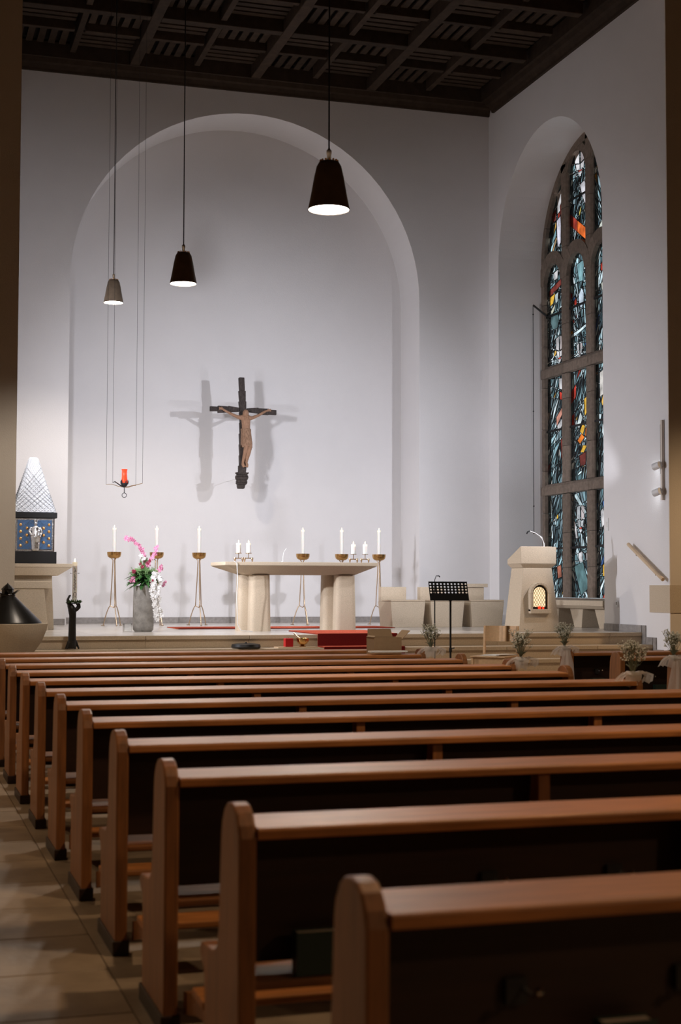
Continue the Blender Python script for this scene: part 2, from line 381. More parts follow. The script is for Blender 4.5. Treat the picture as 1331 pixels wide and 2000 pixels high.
for x in minX:
    for a, c_ in zip(ys, ys[1:]): obj('secondary_beam', B().box(x-.05,x+.05,a+.09,c_-.09,ZB+.075,10.95), M['ceil'], ce, bevel=.006, seg=1)
axs = sorted([XL+.25]+majX+minX+[XR-.25])
for y in minY:
    for a, c_ in zip(axs, axs[1:]): obj('secondary_beam', B().box(a+.088,c_-.088,y-.05,y+.05,ZB+.079,10.94), M['ceil'], ce, bevel=.006, seg=1)
ays = sorted([YN+.36]+majY+minY+[YW-.25])
sl1 = sl2 = None
for i, (a, c_) in enumerate(zip(axs, axs[1:])):
    for j, (d, e) in enumerate(zip(ays, ays[1:])):
        if e-d < .3: continue
        wx, wy = c_-a-.18, e-d-.18; alt = (i+j+1) % 2
        for k in range(5):
            if alt:      # slats run along X
                yy = d+.09+wy*(k+.5)/5
                obj('ceiling_slat', B().box(a+.09,c_-.09,yy-.06,yy+.06,10.60,10.63), M['ceil'], ce)
            else:
                xx = a+.09+wx*(k+.5)/5
                obj('ceiling_slat', B().box(xx-.055,xx+.055,d+.09,e-.09,10.60,10.63), M['ceil'], ce)
obj('slat_backing', B().box(XL+.02,XR-.02,YN+.37,YW-.01,10.70,10.72), M['ceil_d'], ce)

# ---------------------------------------------------------------- stained glass window
wd = root('window_1'); wd['label'] = 'tall round-arched stained glass window in brown stone tracery in the right chancel wall'
GC, GR, GZ = 23.05, 1.995, 7.355
lights = [(24.92,24.22),(23.95,23.25),(22.98,22.28),(22.01,21.31)]
mul = [(24.22,23.95),(23.25,22.98),(22.28,22.01)]
def ztop(y): return GZ+math.sqrt(max(0, GR*GR-(y-GC)**2))
def cham(y0, y1, x=GX, d=.13, c=.035): return [(x+c,y0),(x,y0+c),(x,y1-c),(x+c,y1),(x+d,y1),(x+d,y0)]
for (y1, y0) in mul:
    zs = [1.18,1.72,2.34,3.04]; zs2 = [3.25,3.9,4.75,5.20]; zs3 = [5.42,6.1,6.95,7.5,8.2,8.85,ztop((y0+y1)/2)-.06]
    for Z in (zs, zs2, zs3):
        for a, c_ in zip(Z, Z[1:]):
            if c_ > a: obj('mullion_stone', B().prism(cham(y0,y1), 'z', a, c_-.008), M['tracery'], wd)
    obj('mortar_core', B().box(GX+.03,GX+.12,y0+.02,y1-.02,1.18,ztop((y0+y1)/2)-.09), M['mortar'], wd)
yy = [WY0+.01]+[ (a+b_)/2 for a, b_ in mul[::-1]]+[WY1-.01]
for za, zb in ((3.045,3.245),(5.205,5.415)):
    for a, c_ in zip(yy, yy[1:]): obj('transom_stone', B().prism([(GX-.02,za+.0),(GX-.02,zb-.05),(GX+.02,zb),(GX+.13,zb),(GX+.13,za)], 'y', a, c_-.008), M['tracery'], wd)
for k in range(8):     # jamb stones
    za = 1.18+(GZ-1.18)*k/8; zb = 1.18+(GZ-1.18)*(k+1)/8-.008
    obj('jamb_stone', B().box(GX,GX+.13,24.92,25.045,za,zb), M['tracery'], wd); obj('jamb_stone', B().box(GX,GX+.13,WY0+.01,21.31,za,zb), M['tracery'], wd)
def sector(c, z, r0, r1, a0, a1, x0, x1, n_=8):
    pts = [(c+r1*math.cos(a0+(a1-a0)*i/n_), z+r1*math.sin(a0+(a1-a0)*i/n_)) for i in range(n_+1)]
    pts += [(c+r0*math.cos(a1-(a1-a0)*i/n_), z+r0*math.sin(a1-(a1-a0)*i/n_)) for i in range(n_+1)]
    return B().prism(pts, 'x', x0, x1)
for k in range(9): obj('arch_stone', sector(GC, GZ, GR-.135, GR, PI*k/9, PI*(k+1)/9-.004, GX, GX+.13), M['tracery'], wd)
for li, (y1, y0) in enumerate(lights):        # round heads of the lower lights
    c = (y0+y1)/2
    for k in range(3): obj('arch_stone', sector(c, 6.94, .35, .575, PI*k/3+.001, PI*(k+1)/3-.012, GX-.012-.004*(li % 2), GX+.125, 6), M['tracery'], wd)
for (y1, y0) in lights[1:3]:   # rounded heads at the top of the two middle lights
    c = (y0+y1)/2
    o = obj('arch_stone', sector(c, 8.76, .35, .50, .15, PI-.15, GX+.01, GX+.125, 10), M['tracery'], wd)
for (y1, y0) in lights[:3]:
    for z in (2.065,4.22,6.35): obj('glazing_bar', B().box(GX+.035,GX+.062,y0,y1,z-.018,z+.018), M['lead'], wd)
obj('glazing_bar', B().box(GX+.035,GX+.062,23.25,23.95,8.28,8.31), M['lead'], wd)
obj('sill_stone', B().box(GX-.02,GX+.14,WY0+.02,WY1-.02,1.10,1.175), M['tracery'], wd)

# glass panels: convex shards cut by straight leads, with the larger figure pieces let in
def clip(poly, a, nrm, keep=1):
    out_ = []; m_ = len(poly)
    for i in range(m_):
        p, q = poly[i], poly[(i+1) % m_]
        dp = ((p[0]-a[0])*nrm[0]+(p[1]-a[1])*nrm[1])*keep; dq = ((q[0]-a[0])*nrm[0]+(q[1]-a[1])*nrm[1])*keep
        if dp >= 0: out_.append(p)
        if dp*dq < 0:
            t = dp/(dp-dq); out_.append((p[0]+(q[0]-p[0])*t, p[1]+(q[1]-p[1])*t))
    return out_
def area(p): return .5*abs(sum(p[i][0]*p[(i+1)%len(p)][1]-p[(i+1)%len(p)][0]*p[i][1] for i in range(len(p))))
def centroid(p): return (sum(q[0] for q in p)/len(p), sum(q[1] for q in p)/len(p))
def shatter(poly, amax, tilt):
    a = area(poly)
    if a < amax*random.uniform(.4,1.3): return [poly]
    c = centroid(poly); c = (c[0]+random.uniform(-.06,.06), c[1]+random.uniform(-.12,.12))
    ys_ = [p[0] for p in poly]; zs_ = [p[1] for p in poly]; tall = (max(zs_)-min(zs_)) > 2.2*(max(ys_)-min(ys_))
    if tall and random.random() < .75: ang = random.uniform(-.55,.55)+(.0)
    else: ang = PI/2+tilt+random.gauss(0,.28)
    nn = (-math.sin(ang), math.cos(ang))
    A_, B_ = clip(poly, c, nn, 1), clip(poly, c, nn, -1)
    if len(A_) < 3 or len(B_) < 3 or min(area(A_),area(B_)) < .0006: return [poly]
    return shatter(A_, amax, tilt)+shatter(B_, amax, tilt)
def cut_out(pieces, feat):
    res = []
    for P_ in pieces:
        rem = P_; ccw = sum(feat[i][0]*feat[(i+1)%len(feat)][1]-feat[(i+1)%len(feat)][0]*feat[i][1] for i in range(len(feat))) > 0
        fl_ = feat if ccw else feat[::-1]
        for i in range(len(fl_)):
            p, q = fl_[i], fl_[(i+1) % len(fl_)]; nn = (-(q[1]-p[1]), q[0]-p[0])
            o_ = clip(rem, p, nn, -1)
            if len(o_) > 2 and area(o_) > .0004: res.append(o_)
            rem = clip(rem, p, nn, 1)
            if len(rem) < 3: break
    return res
SL = [(.13,.21,.23),(.19,.29,.31),(.27,.38,.41),(.36,.48,.51),(.09,.14,.15),(.46,.60,.63),(.22,.27,.29),(.05,.07,.08)]
WH = (.85,.93,.95); GX2 = GX+.07
def inset(poly, d):
    m_ = len(poly); c = centroid(poly); out_ = poly
    s_ = sum(poly[i][0]*poly[(i+1)%m_][1]-poly[(i+1)%m_][0]*poly[i][1] for i in range(m_))
    P_ = poly if s_ > 0 else poly[::-1]; out_ = P_
    for i in range(m_):
        p, q = P_[i], P_[(i+1) % m_]; l = math.hypot(q[0]-p[0], q[1]-p[1])
        if l < 1e-6: continue
        nn = (-(q[1]-p[1])/l, (q[0]-p[0])/l)
        out_ = clip(out_, (p[0]+nn[0]*d, p[1]+nn[1]*d), nn, 1)
        if len(out_) < 3: return None
    return out_
def add_glass(b, lay, poly, col, x=GX2):
    vs = [b.bm.verts.new((x, p[0], p[1])) for p in poly]
    vs2 = [b.bm.verts.new((x+.004, p[0], p[1])) for p in poly]
    f1 = b.face(vs)
    for f in (f1,):
        if f:
            for lp in f.loops: lp[lay] = (*col, 1)
    return vs2
def panel(y1, y0, z0, z1, amax, tilt, feats, seed, bias=None):
    random.seed(seed)
    base = [(y0,z0),(y1,z0),(y1,z1),(y0,z1)]
    for i in range(24):         # keep inside the arch
        a = PI*i/23; base = clip(base, (GC+(GR-.02)*math.cos(a), GZ+(GR-.02)*math.sin(a)), (-math.cos(a), -math.sin(a)), 1) if z1 > GZ else base
    pn = B(); ld = B(); lay = pn.bm.loops.layers.float_color.new('tint')
    pieces = shatter(base, amax, tilt)
    W_, H_ = y1-y0, z1-z0
    F_ = [([(y1-u*W_, z0+v*H_) for u, v in pts], col) for pts, col in feats]
    for pts, col in F_: pieces = cut_out(pieces, pts)
    root_ = obj('lead_lattice', B().box(GX2-.002,GX2+.006,y0,y0+.006,z0,z0+.3), M['lead'], wd)
    allp = [(p, None) for p in pieces]+F_
    for p, col in allp:
        g = inset(p, .0055)
        s_ = sum(p[i][0]*p[(i+1)%len(p)][1]-p[(i+1)%len(p)][0]*p[i][1] for i in range(len(p)))
        P_ = p if s_ > 0 else p[::-1]
        if g is None:
            ld.poly([(GX2-.004,q[0],q[1]) for q in P_]); continue
        # lead: ring between outline and inset
        m_ = len(P_)
        for i in range(m_):
            a, c_ = P_[i], P_[(i+1) % m_]; l = math.hypot(c_[0]-a[0], c_[1]-a[1])
            if l < 1e-5: continue
            nx, nz = -(c_[1]-a[1])/l*.0062, (c_[0]-a[0])/l*.0062
            ld.poly([(GX2-.005,a[0],a[1]),(GX2-.005,c_[0],c_[1]),(GX2-.005,c_[0]+nx,c_[1]+nz),(GX2-.005,a[0]+nx,a[1]+nz)])
            ld.poly([(GX2-.005,a[0]+nx,a[1]+nz),(GX2-.005,c_[0]+nx,c_[1]+nz),(GX2+.001,c_[0]+nx,c_[1]+nz),(GX2+.001,a[0]+nx,a[1]+nz)])
        if col is None:
            r = random.random()
            ys_ = [q[0] for q in p]; thin = area(p) < .25*amax
            col = WH if (r < .17 or (thin and r < .35)) else random.choice(SL[-2:]) if r < .30 else random.choice(SL)
            if r > .975: col = random.choice([(.55,.05,.03),(.75,.38,.08),(.75,.62,.55),(.06,.14,.36)])
            k_ = random.uniform(.8,1.2); col = tuple(min(1,c*k_) for c in col)
            add_glass(pn, lay, g, col)
        else:
            fb = B(); l2 = fb.bm.loops.layers.float_color.new('tint'); add_glass(fb, l2, g, col)
            o = obj('glass_piece', fb, M['stained'], root_)
            t_ = 'red' if col[0] > 3*col[2] and col[1] < .3 else 'amber' if col[0] > 3*col[2] else 'flesh pink' if col[0] > col[2] else 'pale'
            o['label'] = t_+' glass piece'
    me_ = root_.data; ld.bm.to_mesh(me_); ld.bm.free(); root_['kind'] = 'stuff'
    o = obj('glass_shards', pn, M['stained'], root_); o['kind'] = 'stuff'
FL = (.80,.68,.66); FD = (.55,.42,.40); RD = (.62,.05,.03); RO = (.95,.22,.03); OR = (.98,.50,.06); BR = (.22,.04,.03)
def face_feats(u, v, s, sv, tiltc=FL):   # a long angular face made of five pieces with red mouth
    return [([(u-s,v+sv),(u-.1*s,v+sv*1.15),(u-.1*s,v-.1*sv),(u-s,v+.1*sv)], tiltc), ([(u+.1*s,v+sv*1.15),(u+s,v+sv),(u+s,v+.1*sv),(u+.1*s,v-.1*sv)], FD),
            ([(u-s*.85,v),(u+.0,v-.15*sv),(u+.0,v-.6*sv),(u-s*.7,v-.55*sv)], tiltc), ([(u+.05*s,v-.15*sv),(u+s*.85,v),(u+s*.7,v-.55*sv),(u+.05*s,v-.6*sv)], tiltc),
            ([(u-s*.4,v-.62*sv),(u+s*.45,v-.62*sv),(u+s*.3,v-.78*sv),(u-s*.25,v-.78*sv)], RD), ([(u-s*.5,v-.8*sv),(u+s*.5,v-.8*sv),(u+s*.2,v-1.05*sv),(u-s*.2,v-1.05*sv)], tiltc)]
AM = .012
R1, R2_, R3, R4 = (7.3,9.34), (5.42,7.3), (3.25,5.2), (1.18,3.04)
lo = lambda r: r[0]; hi = lambda r: r[1]
# top row
panel(24.92,24.22,7.285,9.0,AM,.3,[([(.58,.46),(.86,.50),(.82,.20),(.62,.16)],(.80,.68,.74)),([(.60,.74),(.86,.78),(.9,.56),(.62,.52)],FL),([(.78,.60),(1,.68),(1,.40),(.84,.36)],BR),([(.2,.10),(.55,.30),(.6,.26),(.25,.05)],(.5,.28,.14)),([(.30,.55),(.56,.60),(.56,.47),(.34,.45)],BR)],11)
panel(23.95,23.25,7.285,9.3,AM,.4,face_feats(.58,.80,.30,.11)+[([(.55,.60),(.82,.62),(.96,.54),(.86,.40),(.70,.48)],(.85,.72,.72)),([(0,.39),(0,.28),(.4,.19),(.4,.30)],(.45,.05,.03)),([(.4,.30),(.4,.19),(1,.06),(1,.17)],(.90,.16,.03)),([(.5,.36),(.66,.42),(.62,.36),(.52,.31)],(.8,.55,.12))],12)
panel(22.98,22.28,7.285,9.3,AM,-.5,[([(.2,.14),(.75,.30),(.8,.1),(.3,.02)],(.72,.66,.56)),([(.05,.9),(.4,.95),(.38,.7),(.1,.68)],WH)],13)
panel(22.01,21.31,7.285,9.0,AM*2,.2,[],14)
# second row
panel(24.92,24.22,5.42,7.28,AM,.5,[([(.1,.76),(.85,.84),(.85,.77),(.1,.69)],BR),([(.12,.69),(.5,.72),(.35,.62),(.15,.60)],OR),([(.80,.95),(.98,.90),(.98,.70),(.86,.68)],FL),([(.38,.92),(.65,.94),(.62,.85),(.4,.84)],FL),([(.45,.70),(.68,.72),(.62,.62),(.48,.60)],(.7,.7,.66)),([(.2,.55),(.5,.62),(.45,.56),(.25,.50)],(.75,.66,.5)),([(.22,.52),(.6,.54),(.7,.44),(.6,.36),(.3,.36),(.18,.44)],(.13,.19,.19))]+face_feats(.72,.14,.22,.12),21)
panel(23.95,23.25,5.42,7.28,AM,-.3,[([(.2,.56),(.34,.58),(.36,.52),(.22,.50)],RD),([(.45,.60),(.62,.66),(.76,.60),(.74,.50),(.60,.46),(.48,.50)],(.66,.68,.74)),([(.26,.5),(.34,.5),(.44,.38),(.36,.38)],WH),([(0,.24),(.5,.27),(1,.31),(1,.28),(.5,.235),(0,.205)],WH),([(.35,.90),(.8,.92),(.7,.72),(.48,.72)],(.26,.42,.44))]+face_feats(.5,.07,.16,.06),22)
panel(22.98,22.28,5.42,7.28,AM,.45,[([(.28,.80),(.40,.82),(.40,.74),(.30,.73)],RD),([(.4,.4),(.7,.48),(.8,.30),(.5,.24)],(.22,.10,.07)),([(.3,.62),(.6,.66),(.62,.58),(.35,.55)],(.8,.72,.6))],23)
panel(22.01,21.31,5.42,7.28,AM*2,.2,[],24)
# third row
panel(24.92,24.22,3.25,5.2,AM,.5,[([(.66,.98),(.95,.97),(.9,.86),(.68,.88)],FL),([(.7,.86),(.98,.82),(.95,.76),(.72,.78)],RD),([(.5,.62),(.92,.72),(.95,.66),(.52,.53)],(.72,.28,.2)),([(.55,.54),(.95,.62),(.95,.55),(.6,.47)],FL),([(.75,.40),(.98,.44),(.98,.25),(.8,.22)],BR)],31)
panel(23.95,23.25,3.25,5.2,AM,.6,[([(0,.82),(.3,.88),(.28,.76),(0,.70)],RD),([(.04,.60),(.2,.62),(.2,.50),(.02,.48)],RD),([(.72,.72),(.96,.76),(.96,.62),(.76,.56)],OR),([(.48,.44),(.62,.50),(.80,.48),(.66,.40)],OR),([(.34,.36),(.58,.42),(.76,.38),(.5,.32)],RO),([(.8,.46),(.9,.47),(.84,.38),(.76,.39)],RO),([(.5,.25),(.66,.31),(.9,.30),(.7,.24)],OR),([(.44,.22),(.84,.25),(.8,.13),(.5,.12)],BR),([(.3,.5),(.52,.62),(.66,.56),(.45,.46)],(.78,.76,.72))],32)
panel(22.98,22.28,3.25,5.2,AM,.2,[([(.2,.92),(.5,.95),(.42,.72),(.2,.70)],(.68,.56,.5)),([(.6,.96),(.95,.98),(.95,.78),(.62,.80)],WH)],33)
panel(22.01,21.31,3.25,5.2,AM*2,.2,[],34)
# bottom row
panel(24.92,24.22,1.18,3.04,AM,.6,[([(.5,.30),(.75,.32),(.8,.20),(.55,.18)],(.42,.13,.08)),([(.5,.80),(.6,.82),(.6,.77),(.5,.76)],OR),([(.1,.95),(.2,.96),(.24,.78),(.14,.77)],WH)],41)
panel(23.95,23.25,1.18,3.04,AM,-.5,face_feats(.5,.74,.22,.12,(.72,.66,.66))+[([(.1,.98),(.3,.99),(.85,.80),(.72,.78)],(.66,.72,.72)),([(.08,.74),(.2,.72),(.36,.56),(.22,.56)],FL),([(.35,.42),(.6,.44),(.62,.34),(.42,.34)],FL),([(.78,.42),(.96,.42),(.96,.35),(.8,.35)],FD),([(.1,.30),(.62,.34),(.98,.10),(.5,.02)],(.13,.21,.21))],42)
panel(22.98,22.28,1.18,3.04,AM,.3,[([(.3,.88),(.6,.95),(.65,.87),(.36,.80)],(.05,.15,.38)),([(.2,.80),(.4,.84),(.46,.68),(.26,.64)],FL),([(.3,.30),(.4,.32),(.4,.2),(.3,.2)],OR),([(.7,.30),(.85,.30),(.82,.22),(.72,.22)],RO)],43)
panel(22.01,21.31,1.18,3.04,AM*2,.2,[],44)
random.seed(5)

# window vent rod and the stone shelf in the embrasure
t = thing('window_pull_rod', 'thin black bracket arm and pull rod hanging in front of the window splay', 'window rod', (11.34,24.93,0))
obj('bracket_arm', B().tube([(0,0,6.575),(.29,-.02,6.36)],.018,6), M['black'], t)
obj('pull_rod', B().tube([(0,0,6.565),(0,0,2.36)],.007,6), M['black'], t)
for zz in (6.4,4.6,2.85,2.35): obj('joint_knob', B().ball((0,0,zz),.015), M['black'], t)
t = thing('stone_bench', 'long low stone table with slanted legs in the window recess', 'stone bench', (11.05,22.2,ZP))
obj('bench_top', B().taper((-.2,.36,-1.0,1.35),.315,(-.25,.4,-1.05,1.4),.36).box(-.25,.4,-1.05,1.4,.362,.45), M['limestone'], t, bevel=.006)
for y in (-.8,.1,1.0): obj('leg', B().taper((-.12,.25,y-.13,y+.13),0,(-.15,.3,y-.24,y+.24),.313), M['limestone'], t, bevel=.006)

# ---------------------------------------------------------------- crucifix
cx, cyy, cz = 6.04, 25.75, 4.51
t = thing('crucifix', 'carved wooden crucifix with pale figure on a dark rough cross on the niche wall', 'crucifix', (cx,cyy,cz))
def P(px, py): return ((px-618)/858, (630-py)/858)
def frust(b, pts0, pts1, y0, y1, jit=.006):
    # pts: (xa,xb,z) bottom and top slab outline
    r = lambda: random.uniform(-jit, jit)
    (a0,a1,za), (b0,b1,zb) = pts0, pts1
    b.hexa([(a0+r(),y0,za),(a1+r(),y0,za),(a1+r(),y1,za),(a0+r(),y1,za),(b0+r(),y0,zb),(b1+r(),y0,zb),(b1+r(),y1,zb),(b0+r(),y1,zb)])
post = [((552,628,125),(560,640,330)),((550,657,330),(570,655,490)),((556,668,490),(572,668,660)),((560,680,655),(572,676,820)),((562,684,820),(574,676,985)),((562,682,985),(574,674,1150)),((563,678,1150),(575,670,1320)),((562,675,1320),(574,668,1482)),((553,672,1480),(560,664,1592))]
for k, ((a,b_,y0),(c_,d,y1)) in enumerate(post):
    bb = B(); frust(bb, ((c_-618)/858,(d-618)/858,(630-y1)/858) and (((c_-618)/858),((d-618)/858),(630-y1)/858), (((a-618)/858),((b_-618)/858),(630-y0)/858), -.045, .055)
    obj('post_block', bb, M['bark'], t, bevel=.006, seg=1)
bar = [((103,585,660),(228,588,655)),((224,572,682),(392,578,668)),((388,570,668),(565,592,652)),((678,596,652),(862,580,668)),((700,600,650),(690,600,650)),((858,588,684),(1026,590,686)),((1020,604,680),(1146,608,682))]
for (xa,ya0,ya1),(xb,yb0,yb1) in bar:
    if xb < xa: continue
    x0, x1 = (xa-618)/858, (xb-618)/858
    bb = B().hexa([(x0,-.03,(630-ya1)/858),(x1,-.03,(630-yb1)/858),(x1,.035,(630-yb1)/858),(x0,.035,(630-ya1)/858),(x0,-.03,(630-ya0)/858),(x1,-.03,(630-yb0)/858),(x1,.035,(630-yb0)/858),(x0,.035,(630-ya0)/858)])
    obj('crossbar_block', bb, M['bark'], t, bevel=.005, seg=1)
bb = B()
for (w0,y0,w1,y1,c_) in ((205,1588,150,1625,608),(160,1625,196,1655,604),(192,1655,165,1705,604),(150,1705,165,1748,602),(170,1748,120,1780,600),(115,1780,95,1836,592)):
    bb.taper(((c_-w1/2-618)/858,(c_+w1/2-618)/858,-.07,.05),(630-y1)/858,((c_-w0/2-618)/858,(c_+w0/2-618)/858,-.09,.06),(630-y0)/858)
obj('carved_console', bb, M['bark'], t, bevel=.008, seg=1)
obj('wall_rod', B().tube([(0,.05,-1.2),(-.1,.785,-1.22)],.006,8), M['white'], t)
def ell(c, rx, ry, n_=14): return [(c[0]+rx*math.cos(2*PI*i/n_), c[1]+ry*math.sin(2*PI*i/n_), c[2]) for i in range(n_)]
def pp(px, py, y): return Vector(((px-618)/858, y, (630-py)/858))
bb = B()
# trunk, neck, head as one loft
bb.loft([ell(pp(655,1010,-.105),.080,.050), ell(pp(650,930,-.10),.075,.048), ell(pp(646,860,-.11),.078,.055), ell(pp(642,790,-.115),.084,.06), ell(pp(640,755,-.11),.080,.05), ell(pp(636,735,-.11),.045,.042)])
bb.ball(pp(634,690,-.15),.060,12,10,sc3=(.95,1.05,1.2))
bb.ball(pp(634,712,-.205),.012,6,5)                # nose of the bowed head
bb.ball(pp(610,735,-.16),.016,6,5).ball(pp(655,738,-.17),.022,6,5,sc3=(1,1,1.5))   # beard
bb.tube([pp(620,735,-.11),pp(560,752,-.10),pp(520,742,-.09),pp(430,702,-.075),pp(350,660,-.06),pp(300,632,-.055)],[.046,.042,.032,.026,.023,.020],10)
bb.tube([pp(655,735,-.11),pp(715,757,-.10),pp(760,745,-.09),pp(850,703,-.075),pp(930,655,-.06),pp(975,630,-.055)],[.046,.042,.032,.026,.023,.020],10)
for s_, hx in ((-1,285),(1,1000)):
    bb.ball(pp(hx,624,-.055),.024,8,6,sc3=(1.3,.6,.9))
    for j, dz in enumerate((-20,-8,4,16)):
        bb.tube([pp(hx+s_*15,622+dz*.6,-.055),pp(hx+s_*38,618+dz,-.068),pp(hx+s_*56,622+dz*1.1,-.058)],[.0075,.007,.0055],6)
    bb.tube([pp(hx-s_*5,615,-.055),pp(hx+s_*12,590,-.066)],[.008,.006],6)
bb.tube([pp(640,1080,-.11),pp(648,1190,-.15),pp(630,1300,-.12),pp(612,1400,-.09),pp(606,1440,-.085)],[.052,.045,.036,.026,.025],10)
bb.tube([pp(690,1080,-.11),pp(706,1190,-.14),pp(690,1300,-.115),pp(668,1400,-.09),pp(660,1440,-.085)],[.052,.045,.036,.026,.025],10)
bb.tube([pp(606,1430,-.09),pp(600,1470,-.115),pp(618,1512,-.13)],[.022,.030,.026],8,flat=.7)
bb.tube([pp(660,1430,-.09),pp(668,1470,-.115),pp(662,1512,-.13)],[.022,.028,.026],8,flat=.7)
body = remesh(obj('carved_figure', bb, M['carved'], t), .0065)
bb = B(); rings = []
for py, w_, d_, cx_ in ((920,.086,.066,648),(935,.092,.075,650),(960,.090,.072,652),(1030,.094,.078,656),(1100,.100,.086,659),(1150,.104,.090,661),(1190,.106,.090,661)):
    n_ = 26; rings.append([((cx_-618)/858+(w_*(1+.05*math.sin(7*a)))*math.cos(a), -.10+(d_*(1+.09*math.sin(9*a)))*math.sin(a), (630-py)/858-(.030*math.sin(5*a+1) if py > 1140 else 0)) for a in [2*PI*i/n_ for i in range(n_)]])
bb.loft(rings)
o = obj('loincloth', bb, M['carved_b'], t, smooth=60); o['label'] = 'fringed carved loincloth'

# ---------------------------------------------------------------- altar
t = thing('altar', 'large pale limestone altar table on two double pillars', 'altar', (5.835,21.5,ZP))
obj('table_top', B().taper((-.77,.90,-.22,.34),.835,(-1.155,1.165,-.5,.5),.965).box(-1.16,1.17,-.5,.5,.967,1.02), M['limestone'], t, bevel=.008)
def rounded(b, x0, x1, y0, y1, z0, z1, tp):   # tapered pillar with strongly rounded corners
    def ring(x0, x1, y0, y1, z, r=.07):
        pts = []
        for cx_, cy_, a0 in ((x1-r,y1-r,0),(x0+r,y1-r,PI/2),(x0+r,y0+r,PI),(x1-r,y0+r,1.5*PI)):
            for k in range(6): pts.append((cx_+r*math.cos(a0+k*PI/10), cy_+r*math.sin(a0+k*PI/10), z))
        return pts
    return b.loft([ring(x0,x1,y0,y1,z0), ring(x0+tp,x1-tp,y0+tp,y1-tp,z1)])
for x in (-.60,.72):
    obj('pillar', rounded(B(), x-.12,x+.20,-.27,-.0,0,.833,.015), M['limestone'], t, smooth=40)
    obj('pillar', rounded(B(), x-.24,x+.08,.005,.28,0,.833,.015), M['limestone'], t, smooth=40)
# carpets
c1 = obj('altar_carpet', B().box(4.3,7.82,22.55,23.55,ZP+.001,ZP+.012), M['carpet']); tag(c1, 'flat orange-red carpet lying behind the altar', 'carpet')
b = B(); b.prism([(21.6,ZP+.001),(21.6,ZP+.014),(19.655,ZP+.014),(19.655,.542),(19.33,.542),(19.33,.374),(19.035,.374),(19.035,.205),(18.76,.205),(18.76,.192),(19.02,.192),(19.02,.361),(19.315,.361),(19.315,.529),(19.64,.529),(19.64,.66),(19.669,.70)][:0]+[(21.21,ZP+.001),(21.21,ZP+.014),(19.655,ZP+.014),(19.655,.5445),(19.335,.5445),(19.335,.3745),(19.035,.3745),(19.035,.2065),(18.755,.2065),(18.755,.1905),(18.769,.1905),(18.769,.1915),(19.049,.1915),(19.049,.3595),(19.349,.3595),(19.349,.5295),(19.669,.5295),(19.669,ZP+.001)], 'x', 5.69, 6.85)
tag(obj('step_runner', b, M['carpet']), 'dark red carpet runner coming down the steps in front of the altar', 'carpet')

# candle and flame helpers
def flame(b, x, y, z, s=1): b.lathe([(.001*s,0),(.006*s,.006*s),(.0075*s,.014*s),(.004*s,.028*s),(.0005,.04*s)], (x,y,z), 8)
def candle(parent, x, y, z, r, h):
    obj('wax_column', B().lathe([(r,0),(r,h-.035),(r*.99,h-.03)], (x,y,z), 16), M['wax'], parent, smooth=40)
    tip = B().lathe([(r,h-.03),(r*1.02,h-.006),(r*.9,h),(r*.6,h-.006),(.002,h-.009)], (x,y,z), 16); tip.tube([(x,y,z+h-.01),(x,y,z+h+.008)],.0015,5)
    obj('burning_tip', tip, M['waxtip'], parent, smooth=50)
    f = B(); flame(f, x, y, z+h+.004, 1); obj('flame', f, M['flame'], parent, smooth=60)

# six tall candlesticks
def candlestick(label):
    t = thing('candlestick', label, 'candlestick', group='tall brass tripod candlesticks in the niche')
    obj('bowl', B().lathe([(.02,1.125),(.07,1.13),(.105,1.155),(.117,1.19),(.12,1.235),(.113,1.235),(.108,1.19),(.09,1.16),(.02,1.15)], n=28, cap=True), M['brass'], t, smooth=50)
    for k in range(3):
        a = 2*PI*k/3-PI/2+.15; ca, sa = math.cos(a), math.sin(a)
        obj('leg', B().tube([(ca*r, sa*r, z) for r, z in ((.045,1.125),(.02,1.10),(.022,1.05),(.034,.75),(.052,.44),(.058,.33),(.075,.315),(.105,.25),(.14,.14),(.172,.012))],.0085,8).tube([(ca*.148,sa*.148,.006),(ca*.21,sa*.21,.006)],.011,8,flat=.5), M['rod'], t, smooth=50)
        obj('brace', B().tube([(ca*.058,sa*.058,.33),(ca*.03,sa*.03,.318),(0,0,.30)],.007,6), M['rod'], t)
    return t
cs0 = None
for k, (x, lab) in enumerate([(3.64,'leftmost brass tripod candlestick, left of the flower vase'),(4.36,'brass tripod candlestick standing half hidden behind the flower vase'),(5.09,'brass tripod candlestick between the flower vase and the altar'),(6.93,'brass tripod candlestick behind the middle of the altar'),(7.64,'brass tripod candlestick behind the right pillar of the altar'),(8.33,'rightmost brass tripod candlestick, at the right end of the altar')]):
    rz = (0,.3,-.1,.15,.4,-.3)[k]
    if cs0 is None: cs0 = candlestick(lab); cs0.location = (x,24.9,ZP); tt = cs0
    else: tt = dup(cs0, (x,24.9,ZP), rz, lab)
    c = thing('pillar_candle', 'tall white candle burning in the bowl of the '+lab, 'candle', (x,24.9,ZP+1.15), 0, 'tall altar candles')
    c['label'] = 'tall lit white candle in the '+['leftmost candlestick','candlestick behind the flower vase','candlestick between vase and altar','candlestick behind the altar middle','candlestick behind the right altar pillar','rightmost candlestick'][k]
    candle(c, 0, 0, 0, .033, .49+.004*k)

